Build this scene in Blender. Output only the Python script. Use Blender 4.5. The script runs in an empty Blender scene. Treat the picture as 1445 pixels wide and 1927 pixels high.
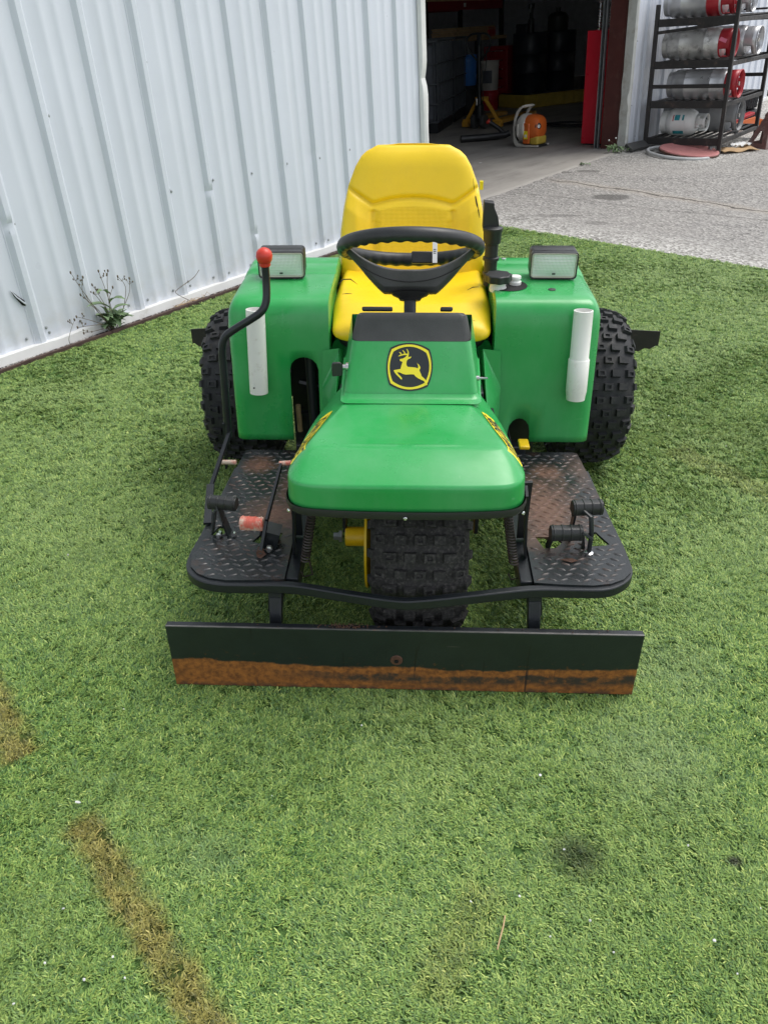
import bpy, bmesh, math, random
import numpy as np
from mathutils import Matrix, Vector, noise
R = math.radians
rnd = random.Random(7)
scn = bpy.context.scene
col = scn.collection
PI = math.pi

# ------------------------------------------------------------------ camera, sky, sun, exposure
cam_d = bpy.data.cameras.new('camera')
cam = bpy.data.objects.new('camera', cam_d)
col.objects.link(cam)
PITCH, ROLL = math.atan2(986, 1524), -0.009
cam_d.sensor_fit = 'VERTICAL'
cam_d.sensor_height = 24.0
cam_d.lens = 1524 / 1927 * 24.0
cam_d.clip_end = 500
cam_d.clip_start = 0.02
fw = Vector((0, math.cos(PITCH), -math.sin(PITCH)))
dn = Vector((0, -math.sin(PITCH), -math.cos(PITCH)))
rt = Vector((1, 0, 0))
r2 = rt * math.cos(ROLL) - dn * math.sin(ROLL)
u2 = -(dn * math.cos(ROLL) + rt * math.sin(ROLL))
cm = Matrix((r2, u2, -fw)).transposed().to_4x4()
cm.translation = (0, 0, 1.5)
cam.matrix_world = cm
scn.camera = cam

SUN_EL, SUN_AZ = R(62), R(62)      # azimuth measured from +Y towards +X
world = bpy.data.worlds.new('World')
scn.world = world
world.use_nodes = True
wn = world.node_tree
bg = wn.nodes['Background']
sky = wn.nodes.new('ShaderNodeTexSky')
sky.sky_type = 'NISHITA'
sky.sun_disc = False
sky.sun_elevation = SUN_EL
sky.sun_rotation = SUN_AZ
sky.dust_density = 2.0
hs = wn.nodes.new('ShaderNodeHueSaturation')
hs.inputs['Saturation'].default_value = 0.30     # thin overcast: a white sky, only slightly blue
wn.links.new(sky.outputs[0], hs.inputs['Color'])
wn.links.new(hs.outputs[0], bg.inputs['Color'])
bg.inputs['Strength'].default_value = 0.135
sun_d = bpy.data.lights.new('sun', 'SUN')
sun_d.energy = 0.9
sun_d.angle = R(35)
sun_d.color = (1.0, 0.96, 0.90)
sun = bpy.data.objects.new('sun', sun_d)
col.objects.link(sun)
sd = Vector((math.sin(SUN_AZ) * math.cos(SUN_EL), math.cos(SUN_AZ) * math.cos(SUN_EL), math.sin(SUN_EL)))
sun.rotation_euler = sd.to_track_quat('Z', 'Y').to_euler()
scn.view_settings.view_transform = 'Standard'
scn.view_settings.look = 'None'
scn.view_settings.gamma = 1
scn.view_settings.use_curve_mapping = False
scn.view_settings.exposure = 0.90

# ------------------------------------------------------------------ frames
# tractor frame: x to the viewer's right, y away from the viewer, z up; its origin is on the ground under the front blade
TA = 0.038
TM = Matrix.Translation((.055, 1.47, 0)) @ Matrix.Rotation(-TA, 4, 'Z')
# building frame: s along the wall, d into the building, h up the wall (the yard falls away from the wall by 3.5 degrees)
U = Vector((.6016, .7988, 0)).normalized()
UP = Vector((-.04879, .03674, .99813)); UP = (UP - U * UP.dot(U)).normalized()
NB = UP.cross(U)
BM = Matrix((U, NB, UP)).transposed().to_4x4()
BM.translation = (-.3709, 5.5603, 0)
NG = Vector((-U.y, U.x, 0))                      # into the building, level with the yard
def yard(s, d):
    p = Vector((-.3709, 5.5603, 0)) + U * s + NG * d
    return p

# ------------------------------------------------------------------ materials
MATS = {}
def mat(name, c=(.5, .5, .5), rough=.5, metal=0.0, vary=.12, vscale=8.0, bump=0.0, bscale=60.0, coat=0.0, spec=.5, c2=None, patch=(.5, .62), pscale=3.0, rough2=None, emit=None, fine=0.0):
    """principled with a noise-varied colour; c2 is a second colour in noise patches (rust, dirt)"""
    m = bpy.data.materials.new(name); m.use_nodes = True
    nt = m.node_tree; N = nt.nodes; L = nt.links
    b = N['Principled BSDF']
    tc = N.new('ShaderNodeTexCoord')
    nz = N.new('ShaderNodeTexNoise'); nz.inputs['Scale'].default_value = vscale; nz.inputs['Detail'].default_value = 6; nz.inputs['Roughness'].default_value = .65
    L.new(tc.outputs['Object'], nz.inputs['Vector'])
    r = N.new('ShaderNodeValToRGB')
    lo = [max(0, x * (1 - vary)) for x in c]; hi = [min(1, x * (1 + vary)) for x in c]
    r.color_ramp.elements[0].position = .3; r.color_ramp.elements[1].position = .7
    r.color_ramp.elements[0].color = (*lo, 1); r.color_ramp.elements[1].color = (*hi, 1)
    L.new(nz.outputs['Fac'], r.inputs['Fac'])
    out = r.outputs['Color']
    if c2 is not None:
        n2 = N.new('ShaderNodeTexNoise'); n2.inputs['Scale'].default_value = pscale; n2.inputs['Detail'].default_value = 9; n2.inputs['Roughness'].default_value = .7
        L.new(tc.outputs['Object'], n2.inputs['Vector'])
        mr = N.new('ShaderNodeMapRange'); mr.inputs['From Min'].default_value = patch[0]; mr.inputs['From Max'].default_value = patch[1]
        L.new(n2.outputs['Fac'], mr.inputs['Value'])
        mx = N.new('ShaderNodeMix'); mx.data_type = 'RGBA'
        L.new(mr.outputs[0], mx.inputs[0]); L.new(out, mx.inputs[6]); mx.inputs[7].default_value = (*c2, 1)
        out = mx.outputs[2]
        if rough2 is not None:
            m2 = N.new('ShaderNodeMapRange'); m2.inputs['To Min'].default_value = rough; m2.inputs['To Max'].default_value = rough2
            L.new(mr.outputs[0], m2.inputs['Value']); L.new(m2.outputs[0], b.inputs['Roughness'])
    L.new(out, b.inputs['Base Color'])
    if rough2 is None:
        n3 = N.new('ShaderNodeTexNoise'); n3.inputs['Scale'].default_value = vscale * 2.3; n3.inputs['Detail'].default_value = 5
        L.new(tc.outputs['Object'], n3.inputs['Vector'])
        m3 = N.new('ShaderNodeMapRange'); m3.inputs['From Min'].default_value = .3; m3.inputs['From Max'].default_value = .7
        m3.inputs['To Min'].default_value = max(.02, rough - .09); m3.inputs['To Max'].default_value = min(1, rough + .09)
        L.new(n3.outputs['Fac'], m3.inputs['Value']); L.new(m3.outputs[0], b.inputs['Roughness'])
    b.inputs['Metallic'].default_value = metal
    b.inputs['Coat Weight'].default_value = coat
    b.inputs['Coat Roughness'].default_value = .15
    b.inputs['Specular IOR Level'].default_value = spec
    if bump > 0:
        n4 = N.new('ShaderNodeTexNoise'); n4.inputs['Scale'].default_value = bscale; n4.inputs['Detail'].default_value = 4
        L.new(tc.outputs['Object'], n4.inputs['Vector'])
        bp = N.new('ShaderNodeBump'); bp.inputs['Strength'].default_value = bump; bp.inputs['Distance'].default_value = .004
        L.new(n4.outputs['Fac'], bp.inputs['Height']); L.new(bp.outputs[0], b.inputs['Normal'])
    MATS[name] = m
    return m
def nodes_of(m):
    nt = m.node_tree
    return nt, nt.nodes, nt.links, nt.nodes['Principled BSDF']
def math_node(nt, op, a=None, b=None, clamp=False):
    n = nt.nodes.new('ShaderNodeMath'); n.operation = op; n.use_clamp = clamp
    for i, v in enumerate((a, b)):
        if v is None: continue
        if isinstance(v, (int, float)): n.inputs[i].default_value = v
        else: nt.links.new(v, n.inputs[i])
    return n.outputs[0]
def mix_col(nt, fac, a, b):
    n = nt.nodes.new('ShaderNodeMix'); n.data_type = 'RGBA'
    for i, v in ((0, fac), (6, a), (7, b)):
        if isinstance(v, (int, float)): n.inputs[i].default_value = v
        elif isinstance(v, tuple): n.inputs[i].default_value = (*v, 1)
        else: nt.links.new(v, n.inputs[i])
    return n.outputs[2]
def ramp(nt, fac, lo, hi, a=0.0, b=1.0):
    n = nt.nodes.new('ShaderNodeMapRange'); nt.links.new(fac, n.inputs['Value'])
    n.inputs['From Min'].default_value = lo; n.inputs['From Max'].default_value = hi
    n.inputs['To Min'].default_value = a; n.inputs['To Max'].default_value = b
    return n.outputs[0]
def noise_node(nt, vec, scale, detail=4, rough=.6, stretch=None):
    if stretch:
        mp = nt.nodes.new('ShaderNodeMapping'); mp.inputs['Scale'].default_value = stretch
        nt.links.new(vec, mp.inputs['Vector']); vec = mp.outputs[0]
    n = nt.nodes.new('ShaderNodeTexNoise'); n.inputs['Scale'].default_value = scale; n.inputs['Detail'].default_value = detail
    n.inputs['Roughness'].default_value = rough
    nt.links.new(vec, n.inputs['Vector'])
    return n.outputs['Fac']

# tractor materials
def make_green():
    m = mat('green_paint', (.009, .335, .062), .30, vary=.08, vscale=3, coat=.25)
    nt, N, L, b = nodes_of(m)
    tc = N.new('ShaderNodeTexCoord').outputs['Object']
    base = b.inputs['Base Color'].links[0].from_socket
    haze = ramp(nt, noise_node(nt, tc, 5, 6, .65, (1, 1, .45)), .38, .72, .04, .38)
    scr = ramp(nt, noise_node(nt, tc, 34, 3, .8, (1.2, .35, .10)), .64, .76, 0, .45)
    scr = math_node(nt, 'MAXIMUM', scr, ramp(nt, noise_node(nt, tc, 26, 2, .7, (.12, 1.3, 1)), .69, .74, 0, .40))
    f = math_node(nt, 'MAXIMUM', haze, scr)
    c = mix_col(nt, f, base, (.19, .50, .26))
    L.new(c, b.inputs['Base Color'])
    rr = ramp(nt, noise_node(nt, tc, 4, 6, .7), .35, .7, .24, .46)
    L.new(rr, b.inputs['Roughness'])
    return m
GREEN = make_green()
def make_yellow():
    m = mat('yellow_vinyl', (.93, .635, .012), .42, vary=.06, vscale=6, bump=.12, bscale=420)
    nt, N, L, b = nodes_of(m)
    tc = N.new('ShaderNodeTexCoord').outputs['Object']
    base = b.inputs['Base Color'].links[0].from_socket
    d = ramp(nt, noise_node(nt, tc, 6, 8, .75), .52, .78, 0, .36)
    c = mix_col(nt, d, base, (.58, .36, .03))
    L.new(c, b.inputs['Base Color'])
    return m
YELLOW = make_yellow()
YPAINT = mat('yellow_paint', (.80, .52, .01), .4, c2=(.12, .07, .03), patch=(.62, .75), pscale=14)
YDECAL = mat('yellow_decal', (.93, .76, .03), .35, vary=.03)
BDECAL = mat('black_decal', (.018, .022, .024), .4, vary=.1)
RUBBER = mat('tyre_rubber', (.021, .022, .024), .68, vary=.25, vscale=14, bump=.3, bscale=160, c2=(.085, .078, .07), patch=(.52, .85), pscale=9, spec=.4)
RUBBER_D = mat('dusty_tyre_rubber', (.030, .029, .028), .8, vary=.25, vscale=14, bump=.5, bscale=120, c2=(.115, .107, .10), patch=(.48, .76), pscale=120, spec=.3)
PLASTIC = mat('black_plastic', (.024, .025, .025), .42, vary=.2, vscale=10, bump=.1, bscale=300)
FADED = mat('faded_black_plastic', (.052, .053, .052), .55, vary=.22, vscale=9, c2=(.085, .08, .075), patch=(.5, .8), pscale=5, bump=.12, bscale=380)
BLACKP = mat('black_paint', (.014, .017, .020), .38, vary=.15, vscale=7, c2=(.10, .045, .022), patch=(.66, .76), pscale=9, bump=.1, bscale=150)
PLATE = mat('plate_paint', (.017, .021, .022), .30, vary=.2, vscale=7, c2=(.10, .045, .025), patch=(.56, .74), pscale=3.4, bump=.12, bscale=200)
def foot_wear(m):
    nt, N, L, b = nodes_of(m)
    tc = N.new('ShaderNodeTexCoord').outputs['Object']
    sp = N.new('ShaderNodeSeparateXYZ'); L.new(tc, sp.inputs[0])
    base = b.inputs['Base Color'].links[0].from_socket
    nz = noise_node(nt, tc, 24, 7, .75)
    tot = None
    for cx, cy, rx, ry, k in ((-.45, .63, .05, .05, .9), (-.36, .36, .09, .09, .7), (-.33, .47, .05, .16, .5), (.37, .40, .10, .20, .75), (.40, .60, .05, .05, .8), (.34, .27, .06, .07, .6), (.50, .62, .04, .12, .35)):
        ex = math_node(nt, 'DIVIDE', math_node(nt, 'SUBTRACT', sp.outputs['X'], cx), rx); ey = math_node(nt, 'DIVIDE', math_node(nt, 'SUBTRACT', sp.outputs['Y'], cy), ry)
        r = math_node(nt, 'SQRT', math_node(nt, 'ADD', math_node(nt, 'MULTIPLY', ex, ex), math_node(nt, 'MULTIPLY', ey, ey)))
        f = ramp(nt, math_node(nt, 'ADD', r, math_node(nt, 'MULTIPLY', math_node(nt, 'SUBTRACT', nz, .5), 2.2)), 1.25, .25, 0, k)
        tot = f if tot is None else math_node(nt, 'MAXIMUM', tot, f)
    c = mix_col(nt, tot, base, mix_col(nt, ramp(nt, noise_node(nt, tc, 70, 4, .7), .4, .65), (.13, .062, .038), (.21, .11, .07)))
    L.new(c, b.inputs['Base Color'])
    old = b.inputs['Roughness'].links[0].from_socket
    L.new(math_node(nt, 'ADD', old, math_node(nt, 'MULTIPLY', tot, .35)), b.inputs['Roughness'])
foot_wear(PLATE)
EDGEW = mat('worn_plate_tread', (.050, .050, .050), .34, metal=.2, vary=.35, vscale=40, c2=(.12, .07, .05), patch=(.52, .68), pscale=7)
foot_wear(EDGEW)
RUSTY = mat('rusty_steel', (.10, .045, .025), .75, vary=.35, vscale=22, c2=(.03, .026, .024), patch=(.48, .62), pscale=12, bump=.3, bscale=150)
STEEL = mat('bright_steel', (.55, .54, .52), .28, metal=1, vary=.1)
SPRING = mat('spring_steel', (.040, .030, .025), .5, vary=.3, vscale=30)
CHROME = mat('zinc_screw', (.75, .75, .75), .25, metal=1, vary=.05)
REDK = mat('red_knob', (.62, .045, .025), .38, vary=.12, vscale=25)
REDP = mat('worn_red_pad', (.60, .13, .09), .6, vary=.15, vscale=20, c2=(.62, .50, .40), patch=(.44, .56), pscale=18)
PVC = mat('white_pvc', (.86, .85, .80), .33, vary=.03, c2=(.42, .35, .26), patch=(.60, .80), pscale=11)
LENS = mat('lamp_lens', (.80, .83, .77), .12, vary=.04, spec=.6, coat=.5)
CREAM = mat('cream_plastic', (.62, .60, .50), .5)
HOLE = mat('dark_seam', (.006, .006, .006), .8)
def make_blade_mat():
    m = mat('blade_steel', (.014, .022, .020), .40, vary=.2, vscale=9, bump=.12, bscale=180)
    nt, N, L, b = nodes_of(m)
    tc = N.new('ShaderNodeTexCoord').outputs['Object']
    sp = N.new('ShaderNodeSeparateXYZ'); L.new(tc, sp.inputs[0])
    base = b.inputs['Base Color'].links[0].from_socket
    big = noise_node(nt, tc, 2.6, 3, .5)
    fine = noise_node(nt, tc, 26, 6, .7)
    # top of the rust band lies higher at the left end
    lim = math_node(nt, 'ADD', math_node(nt, 'MULTIPLY', sp.outputs['X'], -.020), .092)
    lim = math_node(nt, 'ADD', lim, math_node(nt, 'MULTIPLY', math_node(nt, 'SUBTRACT', big, .5), .09))
    lim = math_node(nt, 'ADD', lim, math_node(nt, 'MULTIPLY', math_node(nt, 'SUBTRACT', fine, .5), .020))
    dist = math_node(nt, 'SUBTRACT', lim, sp.outputs['Z'])
    rust = ramp(nt, dist, -.003, .003)
    # worn dark streak inside the band, fading out towards the left end
    s1 = ramp(nt, dist, .018, .025); s2 = ramp(nt, dist, .058, .042)
    st = math_node(nt, 'MULTIPLY', s1, s2)
    st = math_node(nt, 'MULTIPLY', st, ramp(nt, sp.outputs['X'], -.36, -.12))
    st = math_node(nt, 'MULTIPLY', st, ramp(nt, fine, .36, .54, .25, 1))
    rustc = mix_col(nt, ramp(nt, noise_node(nt, tc, 60, 5, .7), .35, .65), (.15, .055, .012), (.40, .145, .026))
    low = ramp(nt, sp.outputs['Z'], .030, .016)
    rustc = mix_col(nt, math_node(nt, 'MULTIPLY', low, ramp(nt, fine, .4, .6)), rustc, (.09, .045, .022))
    rustc = mix_col(nt, math_node(nt, 'MULTIPLY', st, .92), rustc, (.028, .028, .020))
    c = mix_col(nt, rust, base, rustc)
    # thin vertical drips and pale scratches
    dr = ramp(nt, noise_node(nt, tc, 60, 2, .5, (1, 1, .07)), .70, .73)
    c = mix_col(nt, math_node(nt, 'MULTIPLY', dr, .8), c, (.008, .008, .008))
    sc = ramp(nt, noise_node(nt, tc, 34, 2, .6, (.09, 1, 1.6)), .73, .76)
    c = mix_col(nt, math_node(nt, 'MULTIPLY', sc, .5), c, (.16, .14, .12))
    chip = math_node(nt, 'MULTIPLY', ramp(nt, noise_node(nt, tc, 55, 6, .8), .60, .66), ramp(nt, dist, -.045, -.002))
    c = mix_col(nt, math_node(nt, 'MULTIPLY', chip, math_node(nt, 'SUBTRACT', 1.0, rust)), c, (.13, .055, .018))
    L.new(c, b.inputs['Base Color'])
    L.new(ramp(nt, rust, 0, 1, .38, .85), b.inputs['Roughness'])
    return m
BLADE = make_blade_mat()
BARE = mat('worn_steel_edge', (.16, .155, .15), .45, metal=.5, vary=.3, vscale=20, c2=(.30, .16, .11), patch=(.60, .70), pscale=10)

# setting materials
def make_wall_mat():
    m = mat('white_wall_paint', (.675, .71, .775), .36, vary=.03, vscale=2, spec=.4)
    nt, N, L, b = nodes_of(m)
    tc = N.new('ShaderNodeTexCoord').outputs['Object']
    base = b.inputs['Base Color'].links[0].from_socket
    sp = N.new('ShaderNodeSeparateXYZ'); L.new(tc, sp.inputs[0])
    st = ramp(nt, noise_node(nt, tc, 14, 4, .6, (1, 1, .06)), .58, .80, 0, .22)
    c = mix_col(nt, st, base, (.52, .53, .52))
    lowd = math_node(nt, 'MULTIPLY', ramp(nt, sp.outputs['Z'], .30, .0), ramp(nt, noise_node(nt, tc, 9, 6, .7), .40, .72))
    c = mix_col(nt, math_node(nt, 'MULTIPLY', lowd, .55), c, (.50, .47, .39))
    sc = ramp(nt, noise_node(nt, tc, 24, 3, .7, (1.2, 1, .16)), .735, .76)
    c = mix_col(nt, math_node(nt, 'MULTIPLY', sc, .55), c, (.25, .26, .26))
    L.new(c, b.inputs['Base Color'])
    return m
WALL = make_wall_mat()
TRIM = mat('white_trim', (.78, .775, .75), .4, vary=.05, c2=(.42, .38, .30), patch=(.60, .80), pscale=6)
OLDTRIM = mat('weathered_trim', (.52, .53, .50), .5, vary=.1, c2=(.36, .34, .29), patch=(.5, .7), pscale=7)
BROWN = mat('brown_steel', (.075, .020, .017), .45, vary=.2, vscale=4, c2=(.11, .05, .04), patch=(.55, .75), pscale=6)
GALV = mat('galvanised', (.40, .42, .43), .4, metal=.8, vary=.15)
DARKIN = mat('dark_grey_plastic', (.10, .11, .13), .7, vary=.15)
LINER = mat('interior_liner', (.55, .57, .60), .8, vary=.12)
CAGE = mat('dull_cage', (.085, .095, .105), .6, vary=.2)
RACKP = mat('rack_black', (.022, .020, .019), .6, vary=.25, vscale=10, c2=(.09, .06, .045), patch=(.56, .72), pscale=10)
ALU = mat('tank_aluminium', (.56, .55, .53), .42, metal=.45, vary=.15, vscale=9, c2=(.20, .19, .18), patch=(.52, .70), pscale=14)
ALU2 = mat('clean_aluminium', (.55, .55, .56), .36, metal=.5, vary=.12, vscale=5)
TANKW = mat('white_tank_paint', (.66, .67, .65), .4, vary=.06, c2=(.36, .33, .30), patch=(.62, .75), pscale=10)
TANKG = mat('grey_tank_paint', (.26, .265, .27), .45, vary=.1, vscale=5)
TRED = mat('red_tank_paint', (.42, .02, .03), .4, vary=.15, c2=(.42, .30, .28), patch=(.64, .72), pscale=12)
CABRED = mat('red_enamel', (.62, .014, .035), .35, vary=.06)
DKRED = mat('dark_red_enamel', (.26, .012, .018), .35, vary=.1)
ORANGE = mat('orange_plastic', (.62, .13, .022), .38, vary=.08)
OFFW = mat('offwhite_plastic', (.52, .50, .45), .5, vary=.1)
WOOD = mat('tan_wood', (.46, .32, .17), .7, vary=.2, vscale=12)
CARDB = mat('cardboard', (.48, .32, .17), .85, vary=.12, vscale=10)
JACKY = mat('yellow_lift_paint', (.58, .30, .03), .45, vary=.15)
SPILL = mat('spill_pallet_plastic', (.50, .36, .05), .6, vary=.12)
BLUE = mat('blue_drum_paint', (.03, .16, .48), .42, vary=.12)
LID = mat('faded_red_lid', (.50, .20, .19), .6, vary=.14, vscale=12, c2=(.20, .10, .07), patch=(.58, .72), pscale=9, bump=.2, bscale=80)
HOOP = mat('grey_hoop', (.50, .51, .50), .45, vary=.1)
STANDP = mat('jack_stand_paint', (.17, .085, .075), .55, vary=.25, vscale=14, c2=(.27, .24, .22), patch=(.5, .68), pscale=9)
PAPER = mat('white_paper', (.70, .70, .68), .6, vary=.04)
PINK = mat('pink_tag', (.80, .20, .30), .6, vary=.05)
TEAL = mat('teal_print', (.03, .26, .30), .5, vary=.5, vscale=30)
LEAF = mat('weed_leaf', (.18, .27, .13), .55, vary=.3, vscale=30, c2=(.10, .10, .05), patch=(.6, .75), pscale=20)
STEM = mat('dry_stem', (.13, .10, .06), .8, vary=.3, vscale=20)
GRAVEL = mat('white_gravel', (.52, .50, .46), .9, vary=.35, vscale=90)
EDGING = mat('rusty_edging', (.085, .05, .042), .8, vary=.3, vscale=18)
SOIL = mat('dark_soil', (.035, .030, .026), .95, vary=.4, vscale=40)

# ------------------------------------------------------------------ mesh helpers
class MB:
    def __init__(s): s.v = []; s.f = []
    def add(s, vs, fs, M=None):
        o = len(s.v)
        s.v += [tuple(M @ Vector(v)) if M is not None else tuple(v) for v in vs]
        s.f += [tuple(i + o for i in f) for f in fs]
        return s
    def box(s, c, d, M=None, taper=1.0):
        x, y, z = d[0] / 2, d[1] / 2, d[2] / 2
        t = taper
        vs = [(-x, -y, -z), (x, -y, -z), (x, y, -z), (-x, y, -z), (-x * t, -y * t, z), (x * t, -y * t, z), (x * t, y * t, z), (-x * t, y * t, z)]
        T = Matrix.Translation(c) @ (M if M is not None else Matrix())
        return s.add(vs, [(3, 2, 1, 0), (4, 5, 6, 7), (0, 1, 5, 4), (1, 2, 6, 5), (2, 3, 7, 6), (3, 0, 4, 7)], T)
    def span(s, a, b, w, t, up=(0, 0, 1)):
        """a flat bar from a to b, w wide across `up`, t thick along it"""
        a, b = Vector(a), Vector(b); z = (b - a); L = z.length; z.normalize()
        x = Vector(up).cross(z)
        if x.length < 1e-4: x = Vector((1, 0, 0)).cross(z)
        x.normalize(); y = z.cross(x)
        M = Matrix((x, y, z)).transposed().to_4x4()
        return s.box((a + b) / 2, (w, t, L), M)
    def tube(s, pts, r, n=10, closed=False, sx=1.0, cap=True):
        pts = [Vector(p) for p in pts]; m = len(pts)
        rs = r if isinstance(r, (list, tuple)) else [r] * m
        T = []
        for i in range(m):
            a = pts[(i - 1) % m] if (closed or i > 0) else pts[i]
            b = pts[(i + 1) % m] if (closed or i < m - 1) else pts[i]
            T.append((b - a).normalized())
        ref = Vector((0, 0, 1)) if abs(T[0].z) < .9 else Vector((1, 0, 0))
        x = (ref - T[0] * ref.dot(T[0])).normalized()
        vs = []
        for i in range(m):
            x = (x - T[i] * x.dot(T[i])).normalized(); y = T[i].cross(x)
            for k in range(n):
                a = 2 * PI * k / n
                vs.append(pts[i] + x * (math.cos(a) * rs[i] * sx) + y * (math.sin(a) * rs[i]))
        fs = []
        for i in range(m if closed else m - 1):
            for k in range(n):
                a = i * n + k; b = i * n + (k + 1) % n; j = ((i + 1) % m) * n
                fs.append((a, b, j + (k + 1) % n, j + k))
        if not closed and cap:
            fs.append(tuple(range(n))[::-1]); fs.append(tuple((m - 1) * n + k for k in range(n)))
        return s.add(vs, fs)
    def lathe(s, prof, n=32, M=None, closed=False):
        """prof = [(radius, height)...] about local z"""
        vs = []; fs = []
        for (r, h) in prof:
            for k in range(n):
                a = 2 * PI * k / n; vs.append((r * math.cos(a), r * math.sin(a), h))
        m = len(prof)
        for i in range(m if closed else m - 1):
            for k in range(n):
                j = (i + 1) % m
                fs.append((i * n + k, i * n + (k + 1) % n, j * n + (k + 1) % n, j * n + k))
        if not closed:
            if prof[0][0] > 1e-5: fs.append(tuple(range(n))[::-1])
            if prof[-1][0] > 1e-5: fs.append(tuple((m - 1) * n + k for k in range(n)))
        return s.add(vs, fs, M)
    def prism(s, poly, t, M=None):
        """2D polygon in local xy extruded from z=0 to z=t"""
        n = len(poly)
        vs = [(x, y, 0) for x, y in poly] + [(x, y, t) for x, y in poly]
        fs = [tuple(range(n))[::-1], tuple(range(n, 2 * n))] + [(i, (i + 1) % n, n + (i + 1) % n, n + i) for i in range(n)]
        return s.add(vs, fs, M)
    def grid(s, rows, closed=False):
        m = len(rows); n = len(rows[0]); vs = [p for r in rows for p in r]; fs = []
        for i in range(m - 1):
            for k in range(n if closed else n - 1):
                fs.append((i * n + k, i * n + (k + 1) % n, (i + 1) * n + (k + 1) % n, (i + 1) * n + k))
        return s.add(vs, fs)
    def ball(s, c, r, nu=16, nv=10, sc=(1, 1, 1)):
        prof = [(max(1e-6, r * math.sin(PI * i / nv)), -r * math.cos(PI * i / nv)) for i in range(nv + 1)]
        return s.lathe(prof, nu, Matrix.Translation(c) @ Matrix.Diagonal((*sc, 1)))
    def build(s, name, m, parent=None, smooth=True, bevel=0, seg=2, sharp=38, M=None, link=True):
        me = bpy.data.meshes.new(name)
        me.from_pydata([tuple(v) for v in s.v], [], s.f)
        me.update()
        bm = bmesh.new(); bm.from_mesh(me)
        bmesh.ops.remove_doubles(bm, verts=bm.verts, dist=1e-6)
        bmesh.ops.recalc_face_normals(bm, faces=bm.faces)
        bm.to_mesh(me); bm.free()
        if smooth:
            me.polygons.foreach_set('use_smooth', [True] * len(me.polygons))
            me.set_sharp_from_angle(angle=R(sharp))
        if m is not None: me.materials.append(m)
        o = bpy.data.objects.new(name, me)
        if link: col.objects.link(o)
        if parent is not None: o.parent = parent
        if M is not None: o.matrix_local = M
        if bevel:
            b = o.modifiers.new('bevel', 'BEVEL'); b.width = bevel; b.segments = seg; b.limit_method = 'ANGLE'; b.angle_limit = R(40)
            b.harden_normals = False
        return o
def tag(o, label=None, cat=None, group=None, kind=None):
    for k, v in (('label', label), ('category', cat), ('group', group), ('kind', kind)):
        if v: o[k] = v
    return o
def thing(name, M, label, cat, group=None):
    o = bpy.data.objects.new(name, None); o.empty_display_size = .1
    col.objects.link(o); o.matrix_world = M
    return tag(o, label, cat, group)
def part(o, label): o['label'] = label; return o
def copy_tree(o, parent=None):
    c = o.copy(); col.objects.link(c)
    if parent is not None: c.parent = parent
    for ch in list(o.children): copy_tree(ch, c)
    return c
def B(s, d, h=0, rz=0, rx=0, ry=0):
    return BM @ Matrix.Translation((s, d, h)) @ Matrix.Rotation(rz, 4, 'Z') @ Matrix.Rotation(rx, 4, 'X') @ Matrix.Rotation(ry, 4, 'Y')
RX = lambda a: Matrix.Rotation(a, 4, 'X')
RY = lambda a: Matrix.Rotation(a, 4, 'Y')
RZ = lambda a: Matrix.Rotation(a, 4, 'Z')
T3 = lambda *a: Matrix.Translation(a)
def lerp(a, b, t): return a + (b - a) * t
def smooth_path(pts, k=6):
    """Catmull-Rom through pts"""
    P = [Vector(p) for p in pts]; out = []
    for i in range(len(P) - 1):
        p0 = P[max(0, i - 1)]; p1 = P[i]; p2 = P[i + 1]; p3 = P[min(len(P) - 1, i + 2)]
        for j in range(k):
            t = j / k
            out.append(.5 * ((2 * p1) + (p2 - p0) * t + (2 * p0 - 5 * p1 + 4 * p2 - p3) * t * t + (3 * p1 - p0 - 3 * p2 + p3) * t ** 3))
    out.append(P[-1]); return out
def flat_shape(name, outlines, thick, m, parent, M, bevel=0):
    """a plate from closed 2D outlines (later ones inside the first are holes) as a real mesh"""
    cu = bpy.data.curves.new(name, 'CURVE'); cu.dimensions = '2D'; cu.fill_mode = 'BOTH'
    cu.extrude = thick / 2; cu.bevel_depth = bevel
    for ol in outlines:
        sp = cu.splines.new('POLY'); sp.points.add(len(ol) - 1)
        for i, (x, y) in enumerate(ol): sp.points[i].co = (x, y, 0, 1)
        sp.use_cyclic_u = True
    return curve_mesh(cu, name, m, parent, M)
def curve_mesh(cu, name, m, parent, M):
    tmp = bpy.data.objects.new('tmp', cu); col.objects.link(tmp)
    dg = bpy.context.evaluated_depsgraph_get()
    me = bpy.data.meshes.new_from_object(tmp.evaluated_get(dg))
    bpy.data.objects.remove(tmp); bpy.data.curves.remove(cu)
    me.name = name; me.materials.clear(); me.materials.append(m)
    o = bpy.data.objects.new(name, me); col.objects.link(o)
    if parent is not None: o.parent = parent
    o.matrix_local = M
    return o
def text_mesh(txt, size, m, parent, M, name='lettering', extrude=.0006, shear=0.0, spacing=1.0):
    cu = bpy.data.curves.new('txt', 'FONT'); cu.body = txt; cu.size = size; cu.extrude = extrude
    cu.align_x = 'CENTER'; cu.align_y = 'CENTER'; cu.shear = shear; cu.space_character = spacing
    cu.resolution_u = 3
    return curve_mesh(cu, name, m, parent, M)

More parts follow.
